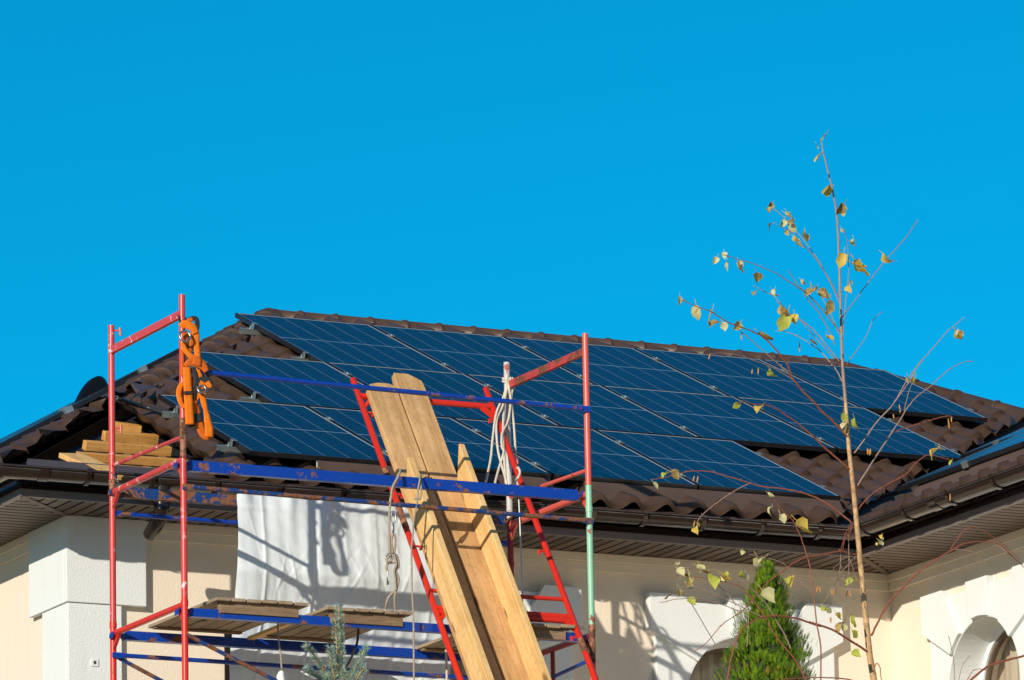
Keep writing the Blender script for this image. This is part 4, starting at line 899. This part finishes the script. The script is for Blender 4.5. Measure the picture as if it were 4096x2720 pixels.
for L, w in (([(1990, 1050), (1980, 1250), (1945, 1420), (1910, 1568)], 4), ([(2060, 900), (2065, 1200), (2060, 1440)], 4), ([(2130, 1100), (2000, 1240), (1900, 1420), (1810, 1560)], 5), ([(2060, 1080), (1950, 1180), (1860, 1290)], 3), ([(2060, 1090), (2110, 1230), (2140, 1310)], 3), ([(1990, 1180), (2020, 1290), (2035, 1360)], 3)): br(G_, [(TC, L)], w, 2.5, -.2)
for L in ([(2090, 800), (2040, 870), (2000, 1000), (1990, 1050)], [(2095, 800), (2060, 880), (2020, 960), (2010, 1040)], [(2100, 810), (2070, 900), (2062, 960)]): br(R2, [(TC, L)], 4, 3, -.1)
br(R2, [(TE, [(1740, 1600), (1780, 1565), (1900, 1460), (2000, 1400), (2200, 1340), (2361, 1300), (2500, 1270)])], 12, 10, -.5, -.5); br(G_, [(TE, [(1530, 1080), (1560, 1200), (1590, 1350), (1600, 1600)])], 3.5, 4, -.4, -.4); br(G_, [(TE, [(1640, 1600), (1680, 1420), (1760, 1310), (1790, 1300)])], 4, 2, -.4, -.4); br(R2, [(TE, [(1720, 1600), (1780, 1490), (1840, 1445), (1930, 1450), (1980, 1490)])], 4, 3, -.4, -.4)
br(R2, [(TE, [(-300, 1560), (0, 1540), (250, 1540), (480, 1570), (600, 1640)])], 5, 7, -.3, -.3); br(R2, [(TE, [(725, 1470), (725, 1410), (750, 1385), (780, 1430), (785, 1500), (800, 1600)])], 6, 4, -.05, -.05)
for L, w_, m_ in (([(2010, 1640), (1900, 1390), (1750, 1200), (1620, 1030), (1540, 870), (1420, 700), (1300, 560), (1220, 520), (1100, 490), (850, 440), (700, 430)], 9, R2), ([(1820, 1220), (1750, 1060), (1650, 890), (1540, 720), (1430, 600), (1350, 530), (1240, 470), (1130, 430), (980, 400), (860, 350), (740, 335), (620, 335)], 6, G_),
                  ([(1220, 750), (1170, 670), (1130, 620), (1020, 520), (960, 490)], 5, G_), ([(1500, 870), (1300, 770), (1090, 670), (980, 620), (800, 570), (700, 560), (500, 565)], 5, G_), ([(1280, 820), (1150, 770), (1000, 715), (850, 680), (720, 670), (550, 675), (430, 710), (380, 705)], 5, G_),
                  ([(700, 345), (660, 400), (610, 440), (585, 470)], 2.5, G_), ([(2080, 640), (2000, 560), (1900, 450), (1780, 320), (1700, 265), (1600, 235), (1480, 215), (1360, 180)], 4, G_), ([(1340, 1200), (1350, 1000), (1355, 850), (1320, 780)], 5, G_)): br(m_, [(TD, L)], w_, 3, -.15, -.15)
LV = [(TA, s_) for s_ in ((1285, 90, 35, 0), (1207, 155, 22, 1), (1245, 230, 34, 1), (1318, 490, 46, 0), (1410, 615, 52, 3), (890, 590, 30, 1), (865, 622, 26, 3), (980, 668, 36, 1), (1045, 720, 32, 3), (905, 740, 26, 3), (1005, 755, 42, 1), (985, 790, 25, 3), (1390, 765, 20, 1), (1480, 845, 28, 1), (1125, 830, 62, 0), (1058, 855, 36, 1), (540, 945, 28, 1), (487, 985, 34, 1), (560, 1020, 36, 1), (640, 1035, 42, 0), (770, 1105, 42, 3), (1408, 975, 56, 0), (1490, 1030, 62, 0), (1470, 1205, 54, 0), (1695, 978, 52, 0), (1095, 1145, 26, 1), (1170, 1175, 30, 1), (1175, 1220, 34, 3), (1230, 1225, 38, 3), (1275, 1235, 28, 1), (1310, 1312, 52, 3), (770, 1235, 26, 3), (890, 1225, 34, 0), (215, 1270, 32, 1), (222, 1310, 20, 1), (335, 1345, 48, 1), (350, 1360, 30, 3), (455, 1375, 46, 0), (945, 1345, 44, 3), (1000, 1410, 60, 2), (1050, 1408, 44, 0), (655, 1475, 48, 0), (790, 1540, 46, 0), (500, 1470, 44, 3), (2225, 1525, 38, 0))]
LV += [(TB, s_) for s_ in ((1642, 360, 32, 0), (1485, 392, 48, 3), (1100, 668, 44, 2), (835, 985, 44, 2), (1033, 1035, 54, 0), (1785, 1075, 42, 2), (1885, 1130, 54, 2), (1825, 1190, 60, 2))]
LV += [(TC, s_) for s_ in ((425, 345, 52, 0), (258, 440, 34, 1), (1315, 540, 38, 1), (1355, 675, 38, 1), (1430, 745, 50, 1), (1580, 825, 74, 0), (685, 865, 50, 0), (1085, 1065, 30, 1), (1215, 1140, 60, 1), (1300, 1135, 48, 1), (500, 1165, 26, 1), (480, 1250, 48, 1), (660, 1225, 50, 1), (700, 1235, 36, 2), (575, 1310, 46, 1), (560, 1265, 34, 3), (790, 1330, 78, 2), (880, 1290, 48, 0), (930, 1305, 40, 0), (495, 1415, 42, 1), (435, 1470, 34, 3), (600, 1370, 34, 3), (1070, 1265, 46, 2), (1550, 1325, 52, 0), (1265, 1465, 74, 1), (575, 1525, 50, 2), (2090, 1335, 42, 2), (2335, 970, 28, 1))]
LV += [(TE, s_) for s_ in ((150, 770, 48, 2), (297, 870, 50, 0), (472, 890, 62, 2), (385, 985, 58, 3), (475, 1062, 48, 2), (470, 1295, 52, 2), (765, 60, 30, 1), (800, 62, 24, 1))]
LV += [(TF, s_) for s_ in ((1632, 232, 50, 0), (1125, 690, 36, 0), (1175, 705, 46, 0))]+[(TG, s_) for s_ in ((1440, 428, 60, 0), (1590, 530, 38, 2))]
mb = MB(); SCL = {id(TA): .55061, id(TB): S, id(TC): S, id(TE): .36425, id(TF): .38258, id(TG): .38258}
for T, (x, y, s_, mi) in LV:
    sz = s_*SCL[id(T)]*2*px2m(1)*rnd.uniform(1.85, 2.45); p = onY(T(x, y-s_*.85), TY-.05+rnd.uniform(-.12, .05))
    if rnd.random() < .3: leaf(mb, p+V((rnd.uniform(-.03, .03), rnd.uniform(-.04, .04), rnd.uniform(-.02, .03))), sz*rnd.uniform(.55, .9), rnd.uniform(-1.1, 1.1), rnd.uniform(-.75, .45), rnd.choice((0, 1, 1, 2)), rnd.uniform(-.8, .8))
    leaf(mb, p, sz, rnd.uniform(-1.1, 1.1), rnd.uniform(-.75, .45), mi if rnd.random() > .12 else 3, rnd.uniform(-.85, .85))
part(mb, 'leaves', LEAF, birch)
mb = MB()
for T, x, y, l_ in ((TB, 555, 515, 50), (TB, 945, 655, 45), (TB, 1000, 650, 60), (TB, 840, 340, 50), (TB, 1380, 420, 100), (TB, 800, 965, 50), (TB, 850, 310, 40), (TC, 640, 375, 50), (TC, 675, 380, 60), (TC, 645, 790, 60), (TC, 1775, 1395, 60), (TC, 1795, 1395, 60), (TC, 1905, 1420, 60), (TC, 1925, 1420, 60), (TC, 2050, 1435, 60), (TC, 2075, 1435, 60), (TF, 1035, 985, 60), (TF, 1050, 1030, 30), (TF, 975, 1080, 50), (TF, 1550, 1150, 110), (TF, 1580, 1115, 60), (TG, 705, 400, 70), (TG, 735, 400, 60), (TC, 2250, 130, 60), (TE, 230, 900, 70), (TE, 245, 900, 60), (TG, 1570, 880, 80)):
    p = onY(T(x, y-l_*.4), TY); q = onY(T(x+rnd.uniform(-14, 14), y+l_*.6), TY); mb.tube([p, p*.7+q*.3, p*.2+q*.8, q], [.0015, .0042, .0042, .001], 6)
part(mb, 'catkins', CATKIN, birch)

# thuja
th_y = 34.5; tipT = onY(TD(1560, 195), th_y); bl_, br_ = onY(TD(1110, 1565), th_y), onY(TD(2050, 1560), th_y)
hh = tipT.z-bl_.z; hw = (br_.x-bl_.x)*.5*.95; cxT = (bl_.x+br_.x)/2
thj = thing('thuja', 'bright green conical thuja whose tip rises in front of the arched window', 'shrub', (cxT, th_y, 0))
part(MB().tube([(cxT, th_y, 0), (tipT.x-.01, th_y, tipT.z-.12)], [.09, .012], 10), 'trunk', BARKS, thj)
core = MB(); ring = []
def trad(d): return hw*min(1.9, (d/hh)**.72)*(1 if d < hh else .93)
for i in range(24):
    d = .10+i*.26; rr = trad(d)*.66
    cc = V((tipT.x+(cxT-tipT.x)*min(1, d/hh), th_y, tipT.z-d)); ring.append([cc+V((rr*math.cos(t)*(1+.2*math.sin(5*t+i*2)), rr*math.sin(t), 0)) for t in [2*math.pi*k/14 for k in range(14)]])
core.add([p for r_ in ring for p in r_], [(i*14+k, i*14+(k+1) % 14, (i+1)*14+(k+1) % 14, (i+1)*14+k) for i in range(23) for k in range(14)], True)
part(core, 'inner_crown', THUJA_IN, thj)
mb = MB()
def spray(p, out, size, mi):
    up = (out*.45+V((0, 0, 1))).normalized(); sd = up.cross(out).normalized()
    tw = rnd.uniform(-1, 1); sd = (sd+out*tw*.6).normalized(); nrm = up.cross(sd)
    for k in range(9):
        f = k/8; base_ = p+up*size*f*.75; sgn = 1 if k % 2 else -1
        d = (up+sd*sgn*(.75-.4*f)+nrm*rnd.uniform(-.2, .2)).normalized(); L = size*(.5-.25*f); w = size*.042
        s2 = d.cross(nrm).normalized()*w; m2 = mi if rnd.random() > .1 else rnd.choice((0, 1, 1))
        mb.add([base_-s2*.6, base_+s2*.6, base_+d*L*.6+s2, base_+d*L, base_+d*L*.6-s2], [(0, 1, 2, 3, 4)], False, m2)
for i in range(9500):
    d = hh*1.55*(rnd.random()**.62) if i < 8800 else hh*1.5+rnd.random()*4; t = rnd.uniform(0, 2*math.pi)
    lump = 1+.20*math.sin(3*t+d*17)+.15*math.sin(7*t-d*31)+.10*math.sin(d*60+t)+(.25 if rnd.random() < .03 else 0)
    rr = trad(d)*lump*rnd.uniform(.62, 1.0); cc = V((tipT.x+(cxT-tipT.x)*min(1, d/hh), th_y, tipT.z-d-.045))
    out = V((math.cos(t), math.sin(t), 0)); light = rnd.random()
    spray(cc+out*rr, out, rnd.uniform(.028, .062)*(1 if d < hh*1.6 else 2), 2 if light > .975 else (1 if light > .62 else 0))
part(mb, 'foliage', THUJA, thj)

# spruce tip
sy = 26.0; spr = thing('spruce', 'tip of a small blue spruce with upright needled shoots in front of the pallets', 'tree', (onY((1360, 2720), sy).x, sy, 0))
mbw, mbn = MB(), MB()
def shoot(pts, r0, dens, d1=0):
    P = smooth([onY(T6(x, y), sy+d1*i/len(pts)) for i, (x, y) in enumerate(pts)], 6); n = len(P); mbw.tube(P, [r0*1.35*(1-.6*i/(n-1)) for i in range(n)], 6)
    for i in range(n-1):
        seg = P[i+1]-P[i]; ax = seg.normalized(); s1 = ax.cross(V((.2, 1, .1))).normalized(); s2 = ax.cross(s1)
        for k in range(max(2, int(seg.length*dens))):
            p = P[i]+seg*rnd.random(); t = rnd.uniform(0, 2*math.pi); o_ = s1*math.cos(t)+s2*math.sin(t); L = rnd.uniform(.019, .030)
            d = (o_+ax*rnd.uniform(.35, .9)).normalized(); w = d.cross(ax).normalized()*.0010; c_ = ax.cross(d)*.0007; b_ = p+o_*r0*.6
            mbn.add([b_-w, b_+w, b_+d*L*.75+w*.8, b_+d*L+ax*.003, b_+d*L*.75-w*.8], [(0, 1, 2, 3, 4)], False, 0 if rnd.random() < .7 else 1)
shoot([(1060, 1640), (1070, 1400), (1065, 1200), (1055, 1000), (1050, 900), (1052, 880)], .0055, 1700)
shoot([(1040, 1640), (1040, 1450), (1030, 1250), (1020, 1100), (1018, 1010)], .004, 1100, -.03)
shoot([(980, 1640), (930, 1520), (870, 1410), (800, 1310), (745, 1245)], .0045, 1500, -.1)
shoot([(1020, 1640), (1000, 1500), (980, 1380), (962, 1265)], .004, 1500, -.08)
shoot([(1130, 1640), (1170, 1520), (1220, 1420), (1270, 1320), (1315, 1255)], .0045, 1500, .08)
shoot([(960, 1680), (900, 1590), (820, 1520), (752, 1445)], .0045, 1500, -.18); shoot([(1150, 1680), (1210, 1570), (1260, 1490), (1298, 1460)], .0045, 1500, -.12)
shoot([(1090, 1680), (1095, 1560), (1110, 1480)], .0045, 1500, -.15); shoot([(1000, 1700), (960, 1600), (940, 1520)], .0045, 1500, -.2)
shoot([(1060, 2300), (1060, 2000), (1060, 1640)], .012, 900); 
mbw.tube([onY(T6(1060, 2300), sy), V((onY((1360, 2720), sy).x, sy, 0))], [.014, .07], 8)
part(mbw, 'trunk', BARKS, spr); part(mbn, 'needles', NEEDLE, spr)

# ------------------------------------------------------------------ LIGHT AND SKY
SUN = V((.763, .593, -.316)).normalized(); el = math.asin(-SUN.z); az = math.atan2(-SUN.x, -SUN.y)
sd_ = bpy.data.lights.new('sun', 'SUN'); sd_.energy = 4.8; sd_.angle = R_(.53); sd_.color = (1.0, .92, .79)
so = bpy.data.objects.new('sun', sd_); COL.objects.link(so); so.rotation_euler = SUN.to_track_quat('-Z', 'Y').to_euler(); so.location = (0, 0, 60)
w = bpy.data.worlds.new('World'); scene.world = w; w.use_nodes = True; nt = w.node_tree; bg = nt.nodes['Background']
sky = nt.nodes.new('ShaderNodeTexSky'); sky.sky_type = 'NISHITA'; sky.sun_disc = False; sky.sun_elevation = el; sky.sun_rotation = az % (2*math.pi)
sky.altitude = 300; sky.air_density = 1.0; sky.dust_density = .1; sky.ozone_density = 3.0
# deep azure away from the sun, paler sky on the sun's side
tcw = nt.nodes.new('ShaderNodeTexCoord'); dp = nt.nodes.new('ShaderNodeVectorMath'); dp.operation = 'DOT_PRODUCT'
hz = V((SUN.x, SUN.y, 0)).normalized(); dp.inputs[1].default_value = hz; nt.links.new(tcw.outputs['Generated'], dp.inputs[0])
mr = nt.nodes.new('ShaderNodeMapRange'); mr.inputs[1].default_value = -.2; mr.inputs[2].default_value = .55; nt.links.new(dp.outputs['Value'], mr.inputs[0])
tint = nt.nodes.new('ShaderNodeMix'); tint.data_type = 'RGBA'; tint.inputs[6].default_value = (.48, .80, .98, 1); tint.inputs[7].default_value = (.008, .965, 1.22, 1); nt.links.new(mr.outputs[0], tint.inputs[0])
mxw = nt.nodes.new('ShaderNodeMix'); mxw.data_type = 'RGBA'; mxw.blend_type = 'MULTIPLY'; mxw.inputs[0].default_value = 1
nt.links.new(tint.outputs[2], mxw.inputs[7]); nt.links.new(sky.outputs[0], mxw.inputs[6]); nt.links.new(mxw.outputs[2], bg.inputs[0]); bg.inputs[1].default_value = .1
scene.view_settings.view_transform = 'Standard'; scene.view_settings.look = 'None'; scene.view_settings.exposure = 0; scene.view_settings.gamma = 1
scene.cycles.max_bounces = 6
